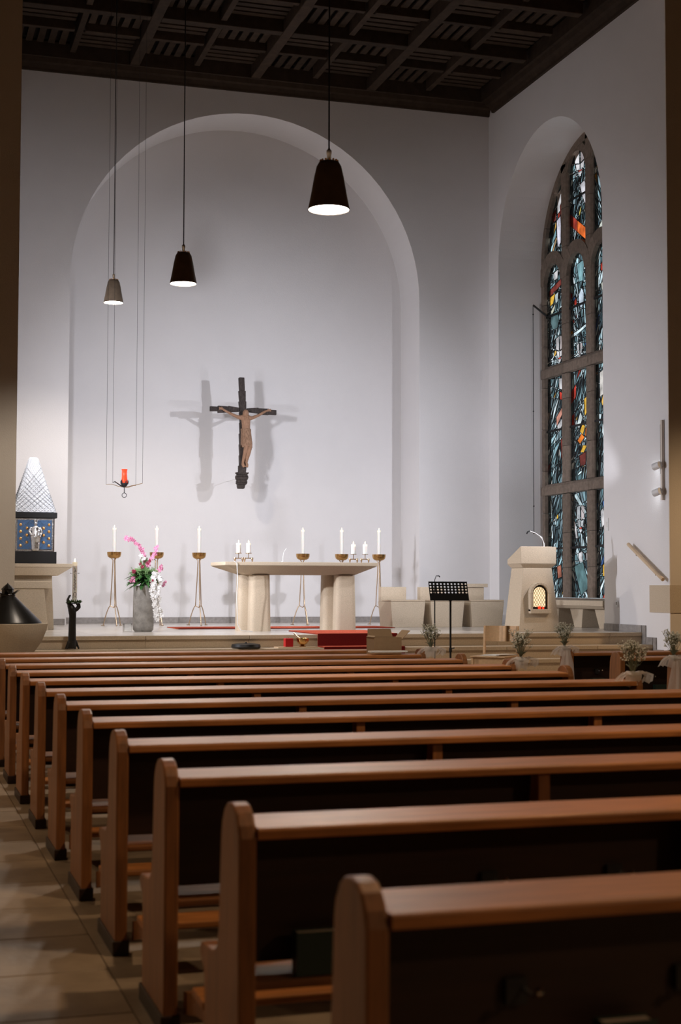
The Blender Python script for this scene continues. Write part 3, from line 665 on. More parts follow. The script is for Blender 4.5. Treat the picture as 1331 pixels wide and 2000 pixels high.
# small candle holders on the altar
def holder(x, y, lab, clab, lab2, mir=1):
    t = thing('candle_holder', lab, 'candle holder', (x,y,ZP+1.02), 0, 'small brass candle holders on the altar')
    b = B().lathe([(.045,.125),(.048,.13),(.045,.134),(.01,.134)],n=16); obj('drip_plate', b, M['rod'], t, smooth=40)
    obj('stem', B().tube([(0,0,.125),(0,0,.05)],.006,8).tube([(-.055*mir,0,.055),(.06*mir,0,.055)],.007,8), M['rod'], t)
    for dx in (-.055,.06): obj('foot', B().lathe([(.006,0),(.014,.035),(.018,.06),(.014,.068)],(dx*mir,0,0),10), M['rod'], t, smooth=40)
    c = thing('altar_candle', clab, 'candle', (x,y,ZP+1.02+.134), 0, 'short altar candles')
    candle(c, 0, 0, 0, .034, .145)
holder(4.945,21.3,'brass candle holder at the far left end of the altar top','left one of the two short lit candles at the left altar end','')
holder(5.085,21.25,'second brass candle holder from the left on the altar top','right one of the two short lit candles at the left altar end','',-1)
holder(6.72,21.3,'brass candle holder left of the last one at the right altar end','left one of the two short lit candles at the right altar end','')
holder(6.88,21.22,'brass candle holder nearest the right edge of the altar top','right one of the two short lit candles at the right altar end','',-1)
t = thing('altar_microphone', 'thin white gooseneck microphone rising from the altar top', 'microphone', (5.62,21.3,ZP+1.02))
obj('gooseneck', B().tube([(0,0,0.012),(0,0,.06),(.012,-.01,.15),(.05,-.02,.21)],.0045,6), M['white'], t); obj('base', B().lathe([(.03,0),(.028,.01),(.008,.014)],n=12), M['white'], t)
t = obj('power_cord', B().tube([(4.8,20.99,ZP+1.03),(4.85,20.985,ZP+1.0),(4.86,20.98,ZP+.75),(4.85,20.99,ZP+.5),(4.86,21.0,ZP+.3),(4.87,21.02,ZP+.12),(4.93,21.05,ZP+.02),(5.05,21.1,ZP+.01),(5.12,21.12,ZP+.008)],.006,6), M['white'])
tag(t, 'thin white cord hanging down from the left altar end to the floor', 'cord')

# ---------------------------------------------------------------- ambo
t = thing('ambo', 'tall flared pale stone reading desk near the right window', 'lectern', (9.32,20.3,ZP))
obj('shaft', B().taper((-.335,.335,0,.56),0,(-.235,.235,.07,.5),.95), M['limestone'], t, bevel=.008)
obj('neck', B().taper((-.235,.235,.07,.5),.952,(-.29,.29,.03,.53),1.01), M['limestone'], t, bevel=.004)
obj('desk_block', B().hexa([(-.29,.03,1.012),(.29,.03,1.012),(.29,.53,1.012),(-.29,.53,1.012),(-.295,.03,1.27),(.295,.03,1.27),(.29,.53,1.08),(-.29,.53,1.08)]), M['limestone'], t, bevel=.008)
obj('reading_board', B().hexa([(-.25,.09,1.252),(.25,.09,1.252),(.25,.50,1.095),(-.25,.50,1.095),(-.25,.095,1.272),(.25,.095,1.272),(.25,.505,1.115),(-.25,.505,1.115)]), M['handrail'], t)
# little lit leaded window with stone surround
b = B(); A3 = lambda r, n_=10: [(r*math.cos(PI*i/n_), .57+r*math.sin(PI*i/n_)) for i in range(n_+1)]
oA, iA = A3(.168), A3(.128)
pts_o = [(.168,.30)]+oA+[(-.168,.30)]; pts_i = [(.128,.335)]+iA+[(-.128,.335)]
for a, c_, d, e in zip(pts_o, pts_o[1:], pts_i[1:], pts_i): b.hexa([(a[0],-.05,a[1]),(c_[0],-.05,c_[1]),(c_[0],.062,c_[1]),(a[0],.062,a[1]),(e[0],-.05,e[1]),(d[0],-.05,d[1]),(d[0],.062,d[1]),(e[0],.062,e[1])])
b.box(-.168,.168,-.06,.055,.27,.335)
sr = obj('window_surround', b, M['limestone'], t, bevel=.004, seg=1)
obj('recess_back', B().prism([(.128,.335)]+iA+[(-.128,.335)], 'y', .012, .03), M['black'], sr)
M['litglass'] = mat('lit_amber_glass', (.8,.6,.4), .4, emit=(1,.72,.42), es=1.1, noise=16, var=.3)
iB = A3(.095); obj('lit_glass', B().prism([(.095,.37)]+iB+[(-.095,.37)], 'y', .0, .008), M['litglass'], sr)
b = B()
for k in range(-8, 9):
    for sg in (1,-1):
        pts = []
        for q in range(41):
            z = .37+q*.3/40; x = k*.042+sg*(z-.37)*.62
            inside = abs(x) < .095 and (z < .57 or x*x+(z-.57)**2 < .095**2)
            if inside: pts.append((x,-.004,z))
        if len(pts) > 1: b.tube([pts[0],pts[-1]],.0028,4)
obj('diamond_leading', b, M['black'], sr)
obj('red_votive', B().lathe([(.02,0),(.026,.02),(.024,.04),(.01,.042)],(-.01,-.02,.337),10).lathe([(.014,0),(.018,.02),(.008,.03)],(.05,-.02,.337),10), M['redglass'], t)
t2 = thing('ambo_microphone', 'curved white gooseneck microphone on top of the stone reading desk', 'microphone', (9.42,20.42,ZP+1.27))
obj('gooseneck', B().tube([(0.03,0,-.01),(.03,0,.05),(.0,0,.14),(-.10,0,.20),(-.2,0,.235)],.006,6).tube([(.05,.02,-.015),(.045,.02,.05),(.01,.02,.12),(-.03,.02,.16)],.005,6), M['white'], t2)
obj('capsule', B().tube([(-.2,0,.235),(-.235,0,.22),(-.25,0,.19)],.011,8), M['black'], t2)

# ---------------------------------------------------------------- sedilia: three stone seats
def seat(x, lab, w=.60, cap=False):
    t = thing('stone_chair', lab, 'seat', (x,22.9,ZP), 0, 'stone seats between altar and reading desk')
    obj('seat_block', B().taper((-.265,.265,0,.62),0,(-.30,.30,-.02,.64),.42), M['limestone'], t, bevel=.006)
    obj('cushion', B().box(-.3,.3,-.025,.45,.422,.45), M['limestone_b'], t, bevel=.012)
    obj('seat_back', B().box(-.3,.14,.47,.62,.422,.66), M['limestone'], t, bevel=.006)
    if cap: obj('cap_stone', B().box(-.22,.20,.44,.66,.662,.72), M['limestone'], t, bevel=.004)
seat(8.16,'leftmost of the three stone seats, next to the right altar end'); seat(8.85,'middle stone seat, behind the music stand'); seat(9.56,'right stone seat with dark side, next to the reading desk', cap=True)

# ---------------------------------------------------------------- tabernacle on its stone pedestal
t = thing('tabernacle_pedestal', 'stepped stone pedestal table carrying the pyramid-roofed shrine', 'pedestal', (2.0,22.6,ZP))
obj('table_slab', B().taper((-.45,.46,.0,.75),.815,(-.66,.665,-.04,.8),.94).box(-.665,.67,-.045,.81,.942,.995), M['limestone'], t, bevel=.006)
obj('rear_pillar', B().taper((-.42,.42,.12,.6),0,(-.39,.385,.12,.6),.813), M['limestone'], t, bevel=.006)
obj('front_pillar', B().taper((-.34,.30,-.24,.11),0,(-.28,.235,-.24,.11),.62), M['limestone'], t, bevel=.006)
obj('front_shelf', B().box(-.36,.345,-.27,.115,.622,.735), M['limestone'], t, bevel=.012)
t = thing('tabernacle', 'silver and blue enamel shrine with white pyramid roof at the left', 'tabernacle', (2.1,22.9,ZP+.995))
obj('base_plinth', B().box(-.335,.335,-.30,.33,.0,.18), M['black'], t, bevel=.004)
obj('shrine_body', B().box(-.30,.30,-.262,.30,.182,.685), M['silver'], t, bevel=.004)
obj('corner_post', B().box(.283,.30,-.30,-.285,.182,.685).box(-.30,-.283,-.30,-.285,.182,.685).box(.283,.30,.29,.305,.182,.685), M['chrome'], t)
obj('enamel_panel', B().box(-.245,.262,-.278,-.263,.215,.655), M['enamel'], t, bevel=.003)
obj('roof_plinth', B().box(-.335,.34,-.30,.33,.688,.77), M['black'], t, bevel=.004)
bb = B()
for x in (-.2,-.105,.14,.22):
    for j in range(4):
        z = .27+j*.105+(.05 if abs(x) < .16 else 0)
        if z < .63: bb.lathe([(.024,0),(.021,.005),(.012,.013),(.003,.017)],(0,0,0),10); 
        if z < .63:
            for v in bb.bm.verts[-40:]: v.co = Vector((x+v.co.x, -.279-v.co.z, z+v.co.y))
obj('gold_boss', bb, M['gold'], t, smooth=40)
bb = B()
for k in range(-4,5):
    for sg in (1,-1):
        p = []
        for q in range(31):
            z = .218+q*.434/30; x = .008+k*.14+sg*(z-.435)
            if -.24 < x < .257: p.append((x,-.2795,z))
        if len(p) > 1: bb.tube([p[0],p[-1]],.0022,4)
obj('silver_wire', bb, M['silver'], t)
# seated madonna relief
bb = B(); q = lambda x, y, z: Vector((x,y,z))
bb.loft([ell(q(.02,-.30,.19),.055,.022), ell(q(.02,-.31,.22),.062,.03), ell(q(.02,-.315,.33),.068,.04), ell(q(.02,-.325,.40),.085,.055), ell(q(.02,-.31,.44),.070,.045), ell(q(.02,-.305,.50),.062,.036), ell(q(.02,-.305,.545),.068,.034), ell(q(.02,-.30,.565),.03,.025)])
bb.ball((.02,-.31,.60),.033,10,8,sc3=(.9,.95,1.15)); bb.lathe([(.03,.625),(.034,.64),(.036,.665),(.02,.66)],(.02,-.305,0),10)
bb.tube([(-.045,-.30,.545),(-.075,-.32,.48),(-.05,-.355,.43),(.0,-.37,.43)],[.02,.02,.017,.013],8)
bb.tube([(.085,-.30,.545),(.115,-.32,.48),(.095,-.355,.43),(.04,-.37,.43)],[.02,.02,.017,.013],8)
bb.ball((.055,-.37,.485),.02,8,6); bb.tube([(.055,-.365,.47),(.05,-.37,.42),(.09,-.38,.40)],[.02,.022,.014],8)
o = remesh(obj('silver_figure', bb, M['silver'], t), .006); o['label'] = 'seated silver figure holding a child'
obj('roof_core', B().taper((-.31,.315,-.28,.31),.772,(-.055,.055,-.035,.055),1.62), M['roofglass'], t)
bb = B(); H0, H1 = .775, 1.615
def roofpt(side, u, v):      # u -1..1 across, v 0..1 up; returns point on a face of the pyramid
    hx = .316+(.056-.316)*v; hy0 = -.284+(-.038+.284)*v; hy1 = .314+(.058-.314)*v; z = H0+(H1-H0)*v
    return Vector((hx*u+.002,hy0,z)) if side == 0 else Vector((hx+.004,(hy0+hy1)/2+(hy1-hy0)/2*u,z)) if side == 1 else Vector((-hx,(hy0+hy1)/2+(hy1-hy0)/2*u,z))
NR_ = 13; ncol = 7
for side in range(3):
    ctr = Vector((0,0,1.0))
    for r in range(NR_*2):
        v0 = r/(NR_*2); dv = 1/(NR_*2)
        for cidx in range(-ncol, ncol+1):
            if (cidx+r) % 2: continue
            uc = cidx/ncol; du = 1/ncol
            P4 = [(uc-du*.93,v0),(uc,v0-dv*1.86/2*1.0),(uc+du*.93,v0),(uc,v0+dv*.93)]
            P4 = [(max(-1,min(1,u)),max(0,min(1,v))) for u,v in P4]
            pts = [roofpt(side,u,v) for u,v in P4]; c0 = sum(pts, Vector())/4
            nrm = (pts[2]-pts[0]).cross(pts[3]-pts[1])
            if nrm.length < 1e-6: continue
            nrm.normalize()
            if nrm.dot(c0-Vector((0,0,c0.z))) < 0: nrm = -nrm
            vv = [bb.bm.verts.new(p+nrm*.002) for p in pts]; top = bb.bm.verts.new(c0+nrm*.009)
            for i in range(4): bb.face([vv[i],vv[(i+1)%4],top])
o = obj('diamond_roof_plates', bb, M['roofglass'], t); o['kind'] = 'stuff'
bb = B()
for side in range(3):
    for k in range(-ncol*2, ncol*2+1, 2):
        for sg in (1,-1):
            seg_ = []
            for j in range(NR_*2+1):
                u = (k+sg*j)/ncol; v = j/(NR_*2)
                if -1 <= u <= 1: seg_.append(roofpt(side,u,v))
            if len(seg_) > 1:
                off = Vector((0,-.006,.002)) if side == 0 else Vector((.006,0,.002)) if side == 1 else Vector((-.006,0,.002))
                bb.tube([seg_[0]+off, seg_[-1]+off],.0019,4)
        u0 = None
o = obj('roof_lattice', bb, M['lead'], t); o['kind'] = 'stuff'
# small reading light for the shrine roof comes from the north wall spots

# ---------------------------------------------------------------- baptismal font
t = thing('baptismal_font', 'round stone font with black conical crowned lid at the left edge', 'font', (1.36,17.85,0))
obj('stone_bowl', B().lathe([(.16,0),(.17,.30),(.20,.45),(.30,.56),(.40,.70),(.455,.84),(.468,.915),(.40,.918),(.05,.918)],n=48), M['limestone'], t, smooth=40)
ld_ = obj('lid', B().lathe([(.40,.92),(.395,.935),(.10,1.225),(.085,1.24),(.02,1.245)],n=40), M['lid'], t, smooth=35)
b = B().lathe([(.088,1.235),(.092,1.25),(.085,1.262),(.06,1.262)],n=24)
for k in range(6):
    a = 2*PI*k/6+.3; ca, sa = math.cos(a), math.sin(a); tn = Vector((-sa,ca,0))
    base = Vector((ca*.07,sa*.07,1.26)); tip = Vector((ca*.155,sa*.155,1.315))
    b.hexa([base-tn*.035-Vector((0,0,.0)),base+tn*.035,base+tn*.03+Vector((ca*.01,sa*.01,.0)),base-tn*.03+Vector((ca*.01,sa*.01,0)),tip-tn*.004,tip+tn*.004,tip+tn*.004+Vector((ca*.004,sa*.004,0)),tip-tn*.004+Vector((ca*.004,sa*.004,0))])
b.lathe([(.07,1.262),(.066,1.31),(.078,1.318),(.045,1.352),(.006,1.385),(.004,1.395)],n=8)
obj('crown', b, M['lid'], ld_, bevel=.002, seg=1)

# ---------------------------------------------------------------- paschal candle on its bronze tree-and-hand stand
t = thing('paschal_stand', 'dark bronze stand shaped like a trunk ending in an open hand', 'candle stand', (2.31,19.46,.53))
b = B()
b.tube([(0,0,.015),(0,0,.12),(.0,0,.30),(.004,0,.44),(.0,0,.50)],[.055,.052,.048,.046,.05],14)
for k in range(5):
    a = 2*PI*k/5+.1; ca, sa = math.cos(a), math.sin(a)*.7; b.tube([(ca*.02,sa*.02,.15),(ca*.055,sa*.055,.10),(ca*.09,sa*.09,.012)],[.02,.016,.012],8)
b.tube([(0,0,.48),(-.012,0,.54),(-.035,.0,.585),(-.05,0,.62)],[.05,.048,.036,.022],12)       # palm heel to the left fingers
for j, yy_ in enumerate((-.03,-.01,.012,.032)):
    b.tube([(-.04,yy_,.57),(-.064,yy_,.61),(-.062,yy_,.655),(-.046,yy_*.8,.69+.008*math.sin(j*1.5)),(-.026,yy_*.6,.715-.006*abs(j-1))],[.016,.0155,.014,.0125,.009],8)
b.tube([(.02,0,.50),(.06,-.01,.525),(.09,-.01,.555),(.085,-.012,.595),(.06,-.012,.60)],[.022,.022,.02,.017,.012],8)   # thumb curled to the right
b.tube([(.02,.02,.51),(.055,.02,.54),(.075,.02,.575),(.05,.018,.60)],[.02,.018,.015,.011],8)
o = remesh(obj('trunk_and_hand', b, M['bronze'], t), .006)
random.seed(3); b = B()
for k in range(150):
    a = random.uniform(0,2*PI); r = .035+.045*random.random()
    p = Vector((.02+r*math.cos(a)*1.15, r*math.sin(a), .615+random.uniform(-.004,.02)))
    d = Vector((math.cos(a)*random.uniform(.3,1), math.sin(a)*random.uniform(.3,1), random.uniform(-.3,.7))).normalized()
    b.tube([p, p+d*.028],[.006,.002],4)
o = obj('moss_wreath', b, M['moss'], t); o['kind'] = 'stuff'
obj('pricket_plate', B().lathe([(.03,.596),(.05,.603),(.045,.608)],(.02,0,0),14), M['bronze'], t)
t = thing('paschal_candle', 'tall decorated burning candle held by the bronze hand', 'candle', (2.335,19.46,.53+.61))
obj('wax_column', B().lathe([(.031,.004),(.0315,.45),(.031,.48)],n=20), M['wax'], t, smooth=40)
obj('burning_tip', B().lathe([(.031,.48),(.033,.525),(.027,.53),(.02,.516),(.002,.512)],n=20).tube([(0,0,.51),(0,0,.535)],.0016,5), M['waxtip'], t, smooth=50)
f = B(); flame(f, 0, 0, .53, 1.2); obj('flame', f, M['flame'], t, smooth=60)
def relief(b, pts, r=.0035, R=.0335):   # raised wax line on the candle, pts (angle offset in m, z)
    b.tube([(R*math.sin(x/R), -R*math.cos(x/R), z) for x, z in pts], r, 5)
b = B(); om = [(-.021,.075),(-.010,.075),(-.010,.083),(-.018,.100),(-.019,.118),(-.010,.134),(0,.138),(.010,.134),(.019,.118),(.018,.100),(.010,.083),(.010,.075),(.021,.075)]
relief(b, om, .0032); obj('omega_sign', b, M['ink'], t)
random.seed(9); b = B()
for k in range(26):
    z = .17+k*.0115; x = random.uniform(-.016,.016); relief(b, [(x-.006,z),(x+.005,z+random.uniform(-.003,.012))], .0026)
relief(b, [(0,.16),(0,.36)], .003); relief(b, [(-.01,.40),(0,.43),(.01,.40)], .003); relief(b, [(-.006,.41),(.006,.41)], .002)
obj('wax_ornament', b, M['ink'], t)
for a in (0,PI): obj('wax_nail', B().tube([(.03*math.cos(a),0,.385),(.052*math.cos(a),0,.385)],.003,6).ball((.053*math.cos(a),0,.385),.006,6,5), M['ink'], t)

# ---------------------------------------------------------------- sanctuary lamp
t = thing('sanctuary_lamp', 'hanging red glass lamp on a thin curved metal cross with long wires', 'hanging lamp', (3.28,21.5,2.8))
obj('curved_arm', B().tube([(-.185,-.10,.055),(-.15,-.08,.072),(-.06,-.03,.02),(0,0,0),(.07,.03,.01),(.14,.08,.045),(.25,.10,.075)][:4],[.004,.007,.009,.01],6), M['black'], t)
obj('curved_arm', B().tube([(0,0,0),(.06,-.02,.0),(.13,-.05,.025),(.25,-.09,.055)],[.009,.007,.006,.005],6), M['rod'], t)
obj('curved_arm', B().tube([(0,0,0),(-.08,.03,.012),(-.17,.07,.045),(-.25,.1,.04)],[.008,.006,.005,.004],6), M['rod'], t)
obj('curved_arm', B().tube([(0,0,0),(.06,.02,.008),(.12,.05,.03),(.18,.08,.03)],[.008,.006,.005,.004],6), M['rod'], t)
ends = [(-.185,-.10,.055),(.25,-.09,.055),(-.25,.1,.04),(.18,.08,.03)]
for e in ends: obj('suspension_wire', B().tube([e,(e[0],e[1],10.598-2.8)],.0022,4), M['black'], t)
obj('cup', B().lathe([(.012,0),(.03,.012),(.046,.03),(.052,.06),(.048,.06),(.03,.03)],n=16), M['black'], t, smooth=50)
for k in range(5):
    a = 2*PI*k/5; obj('cup_leaf', B().tube([(.046*math.cos(a),.046*math.sin(a),.045),(.054*math.cos(a),.054*math.sin(a),.08),(.05*math.cos(a),.05*math.sin(a),.11)],[.014,.01,.002],5), M['black'], t)
obj('red_glass', B().lathe([(.03,.034),(.043,.05),(.044,.10),(.039,.16),(.038,.235),(.045,.262),(.043,.262),(.035,.235),(.036,.16),(.04,.10),(.039,.055),(.005,.045)],n=20,cap=False), M['redglass'], t, smooth=50)
obj('inner_candle', B().lathe([(.028,.05),(.028,.18),(.004,.185)],n=12), mat('lit_orange_wax',(.9,.4,.15),.5,emit=(1,.33,.08),es=1.6), t)
obj('pull_ring', B().tube([(0,0,0),(0,0,-.085)],.006,6).tube([(.033*math.sin(2*PI*i/16),0,-.118+.033*math.cos(2*PI*i/16)) for i in range(17)],.005,6), M['black'], t)

# ---------------------------------------------------------------- flower vase
t = thing('vase', 'tall weathered grey concrete cylinder vase left of the altar', 'vase', (3.575,21.5,ZP))
obj('vase_body', B().lathe([(.12,0),(.148,.03),(.152,.10),(.15,.4),(.142,.66),(.13,.67),(.13,.3),(.02,.28)],n=32), M['concrete'], t, smooth=40)
random.seed(21)
fw_ = thing('flower_arrangement', 'pink and white orchids with green leaves in the concrete vase', 'flowers', (3.575,21.5,ZP+.66))
b = B()
def leaf(b, p, d, L_, w_, droop=.4):
    d = d.normalized(); s_ = d.cross(Vector((0,0,1))); s_ = s_.normalized() if s_.length > .1 else Vector((1,0,0))
    pts = []
    for i in range(5):
        t_ = i/4; c = p+d*L_*t_+Vector((0,0,-droop*L_*t_*t_)); ww = w_*math.sin(PI*(t_*.85+.12)); pts.append((c-s_*ww, c+Vector((0,0,-ww*.3)), c+s_*ww))
    for a, c in zip(pts, pts[1:]):
        for i in range(2): b.poly([a[i],a[i+1],c[i+1],c[i]])
for k in range(90):
    a = random.uniform(0,2*PI); el = random.uniform(-.35,.7)
    leaf(b, Vector((.05*math.cos(a),.05*math.sin(a),.08+random.uniform(-.04,.12))), Vector((math.cos(a),math.sin(a),el)), random.uniform(.14,.25), random.uniform(.032,.05))
o = obj('leaves', b, M['leaf'], fw_, recalc=False); o['kind'] = 'stuff'
b = B()
for k in range(420):
    a = random.uniform(0,2*PI); r = random.uniform(.02,.19); z0 = random.uniform(.12,.22)
    p = Vector((r*math.cos(a)*.95, r*math.sin(a)*.7-.03, z0)); q_ = p+Vector((random.uniform(-.07,.07),random.uniform(-.05,.05),random.uniform(-.02,.07)))
    b.tube([p,(p+q_)/2+Vector((0,0,.025)),q_],[.005,.0045,.003],4)
for k in range(60):
    a = random.uniform(0,2*PI); b.tube([(.02*math.cos(a),.02*math.sin(a),.2),(.06*math.cos(a),.05*math.sin(a),random.uniform(.30,.42))],[.005,.003],4)
o = obj('fern_sprays', b, M['leaf_l'], fw_); o['kind'] = 'stuff'
def orchid(b, p, r, nrm):
    nrm = nrm.normalized(); u = nrm.cross(Vector((.1,.2,1))).normalized(); v = nrm.cross(u)
    for k in range(5):
        a = 2*PI*k/5+random.uniform(-.2,.2); d = u*math.cos(a)+v*math.sin(a); s_ = u*-math.sin(a)+v*math.cos(a)
        q_ = [p, p+d*r*.5+s_*r*.34+nrm*r*.12, p+d*r+nrm*r*.0, p+d*r*.5-s_*r*.34+nrm*r*.12]
        b.poly(q_)
def spray(name, path, m_, n_, r, cnt=1, lab=None):
    b = B(); L_ = [Vector(p) for p in path]
    for k in range(n_):
        t_ = k/(n_-1)*(len(L_)-1); i = min(int(t_), len(L_)-2); p = L_[i].lerp(L_[i+1], t_-i)+Vector((random.uniform(-.018,.018),random.uniform(-.02,.02),random.uniform(-.018,.018)))
        orchid(b, p, r*random.uniform(.75,1.2), Vector((random.uniform(-.6,.6),-1,random.uniform(-.3,.4))))
    b.tube(L_, .003, 5)
    o = obj(name, b, m_, fw_, recalc=False); 
    if lab: o['label'] = lab
    return o
spray('orchid_spray', [(.03,-.03,.3),(-.02,-.04,.48),(-.09,-.05,.60),(-.20,-.06,.68),(-.27,-.06,.69)], M['pink'], 30, .034, lab='tall pink orchid spray arching left')
spray('orchid_spray', [(.05,-.06,.30),(.10,-.08,.42),(.17,-.08,.50),(.18,-.07,.58)], M['pink'], 14, .036, lab='short pink orchid spray')
spray('orchid_spray', [(-.02,-.1,.38),(-.05,-.1,.45)], M['wpetal'], 6, .04)
spray('orchid_blossom', [(.23,-.1,.25),(.25,-.1,.29)], M['pink'], 5, .036); spray('orchid_blossom', [(-.20,-.12,.07),(-.16,-.12,.12)], M['pink'], 5, .034); spray('orchid_blossom', [(.29,-.06,.02),(.31,-.06,.06)], M['pink'], 4, .032)
spray('orchid_blossom', [(-.05,-.14,.27),(-.06,-.14,.31)], M['dred'], 3, .03, lab='crimson orchid blossom'); spray('orchid_blossom', [(.05,-.14,.34),(.06,-.14,.37)], M['dred'], 3, .03, lab='crimson orchid blossom'); spray('orchid_blossom', [(-.16,-.13,.20),(-.15,-.13,.22)], M['dred'], 3, .028, lab='crimson orchid blossom'); spray('orchid_blossom', [(.09,-.24,.06),(.10,-.24,.09)], M['dred'], 3, .03, lab='crimson orchid blossom')
spray('orchid_cascade', [(.12,-.19,.20),(.10,-.23,.08),(.09,-.24,-.04),(.12,-.22,-.18),(.15,-.2,-.34),(.17,-.19,-.48)], M['wpetal'], 62, .043, lab='hanging white orchid cascade')
spray('orchid_cascade', [(.2,-.15,.16),(.20,-.2,.02),(.17,-.21,-.12),(.2,-.19,-.3),(.22,-.18,-.42)], M['wpetal'], 34, .036, lab='second hanging white orchid cascade')
t = obj('glass_cube', B().box(-.06,.06,-.06,.06,0,.12).box(-.05,.05,-.05,.05,.012,.12), M['glass'], loc=(3.37,21.65,ZP)); tag(t, 'small clear glass cube on the floor left of the concrete vase', 'glass block')

# ---------------------------------------------------------------- pendants
def pendant(x, y, z, label, ztop_, power, col=NEUT):
    t = thing('pendant_lamp', label, 'pendant lamp', (x,y,z), 0, 'brown metal pendant lamps')
    obj('shade', B().lathe([(.150,0),(.148,.012),(.128,.11),(.105,.24),(.088,.315),(.07,.345),(.045,.352),(.045,.348),(.085,.312),(.102,.24),(.125,.11),(.146,.0)],n=32,cap=False), M['shade'], t, smooth=45)
    obj('shade_lining', B().lathe([(.1445,.003),(.122,.11),(.100,.235),(.05,.24)],n=32,cap=False), M['inner'], t, smooth=45)
    obj('diffuser', B().lathe([(.138,.016),(.136,.02)],n=32), M['bulb'], t)
    bb = B()
    for k in range(14):
        a = 2*PI*k/14; bb.ball((.062*math.cos(a),.062*math.sin(a),.353),.0085,6,4)
    obj('perforated_collar', bb, M['gold'], t)
    obj('stem', B().lathe([(.016,.35),(.016,.40),(.019,.405),(.019,.43),(.012,.435),(.004,.45)],n=12), M['shade'], t, smooth=40)
    obj('cable', B().tube([(0,0,.44),(0,0,ztop_-z)],.006,6), M['black'], t)
    s_ = spot('pendant_spot', (x,y,z+.005), (x,y,0), power, col, 158, .4, .12)
    return t
pendant(2.965,10.0,4.035,'nearest and largest-looking brown pendant lamp, right of the other two',11.4,420)
pendant(3.07,16.0,4.69,'middle brown pendant lamp of the three',11.4,520)
pendant(3.18,22.1,5.61,'farthest and smallest-looking pendant lamp, at the left',10.95,480)
for (x, y, z, pw) in ((3.0,4.0,4.0,250),(-3.2,7.0,4.2,210),(-3.0,13.0,4.4,350),(12.5,9.0,4.4,350),(13.0,16.0,4.6,430),(9.6,2.5,4.2,170),(5.6,-1.6,4.0,330)):
    s_ = spot('nave_lamp', (x,y,z), (x,y,0), pw, WARM, 156, .5, .15)

# ---------------------------------------------------------------- nave and chancel wall fittings
t = thing('spotlight_rail', 'upright white wall rail with two lit spotlights at the right pier', 'wall spotlight', (XR,19.02,0))
obj('rail', B().box(-.045,-.005,-.03,.02,2.62,3.78), M['beige'], t, bevel=.004); obj('conduit', B().box(-.03,-.002,.035,.05,3.0,3.72), M['black'], t)
for z in (3.1,2.72):
    bb = B().tube([(-.045,0,z+.03),(-.10,.03,z+.03)],.012,8); obj('arm', bb, M['white'], t)
    obj('spot_head', B().tube([(-.09,-.05,z+.03),(-.13,.06,z-.0)],[.05,.052],14), M['white'], t, smooth=40)
    obj('lens', B().tube([(-.1305,.061,z-.0),(-.132,.064,z-.001)],[.042,.042],14), M['led'], t)
t = thing('handrail', 'pale wooden handrail slanting down the right wall beside the steps', 'handrail', (XR-.08,0,0))
obj('rail', B().tube([(0,19.96,2.01),(0,18.93,1.475)],.028,14), M['handrail'], t, smooth=40)
for y, z in ((19.72,1.895),(19.15,1.60)): obj('bracket', B().tube([(0,y,z-.02),(0,y,z-.06),(.075,y,z-.06)],.009,8).lathe([(.0,0)],n=3) if False else B().tube([(0,y,z-.02),(0,y,z-.06),(.075,y,z-.06)],.009,8), M['chrome'], t)
t = obj('corner_stone', B().prism([(XR-.012,YN-.012),(XR+1.2,YN-.012),(XR+1.2,YN-.0005),(XR-.0005,YN-.0005),(XR-.0005,YN+.58),(XR-.012,YN+.58)],'z',1.0,1.395), M['limestone']); tag(t, 'plain beige stone block set into the corner of the right pier', 'stone block')
t = thing('light_switch', 'small white switch on the right wall above head height beside the window', 'switch', (XR-.012,20.79,2.34)); obj('plate', B().box(0,.011,-.05,.05,-.1,.1), M['white'], t, bevel=.003); obj('rocker', B().box(-.006,0,-.02,.02,-.04,.04), M['paper'], t)
t = thing('wall_socket', 'small white wall socket low on the right wall left of the shadow', 'socket', (XR-.012,20.48,1.11)); obj('plate', B().box(0,.011,-.04,.04,-.05,.05), M['white'], t, bevel=.003); obj('socket_hole', B().box(-.004,0,-.012,.012,-.012,.03), M['skirt'], t)

# ---------------------------------------------------------------- things on the steps
t = thing('round_case', 'flat round black object lying on the second step', 'black disc', (4.63,19.47,.5295)); obj('disc', B().lathe([(.19,0.004),(.2,.02),(.19,.055),(.12,.065),(.02,.066)],n=32), M['black'], t, smooth=40); obj('foot', B().lathe([(.05,0),(.05,.005)],n=16), M['black'], t); obj('strap_knob', B().ball((0,0,.07),.016), M['black'], t)
t = thing('red_candle', 'small square red candle on the step beside the gold bowl', 'candle', (5.22,19.47,.5455)); obj('wax_block', B().box(-.055,.055,-.055,.055,0,.115), M['redwax'], t, bevel=.006); obj('wick', B().tube([(0,0,.115),(0,0,.13)],.002,5), M['ink'], t)
t = tag(obj('tray', B().box(5.05,5.62,19.37,19.60,.5295,.543), M['handrail'], bevel=.003), 'thin pale tray under the red candle and the gold bowl', 'tray')
t = thing('holy_water_bowl', 'small gold bowl with a sprinkler sticking out, on the step', 'bowl', (5.42,19.47,.5455)); obj('bowl', B().lathe([(.045,0),(.05,.006),(.02,.02),(.055,.035),(.082,.07),(.088,.115),(.082,.115),(.05,.04),(.005,.035)],n=24), M['brass'], t, smooth=50); obj('sprinkler', B().tube([(.02,0,.06),(-.1,-.02,.16),(-.13,-.02,.185)],[.006,.007,.012],8), M['chrome'], t)

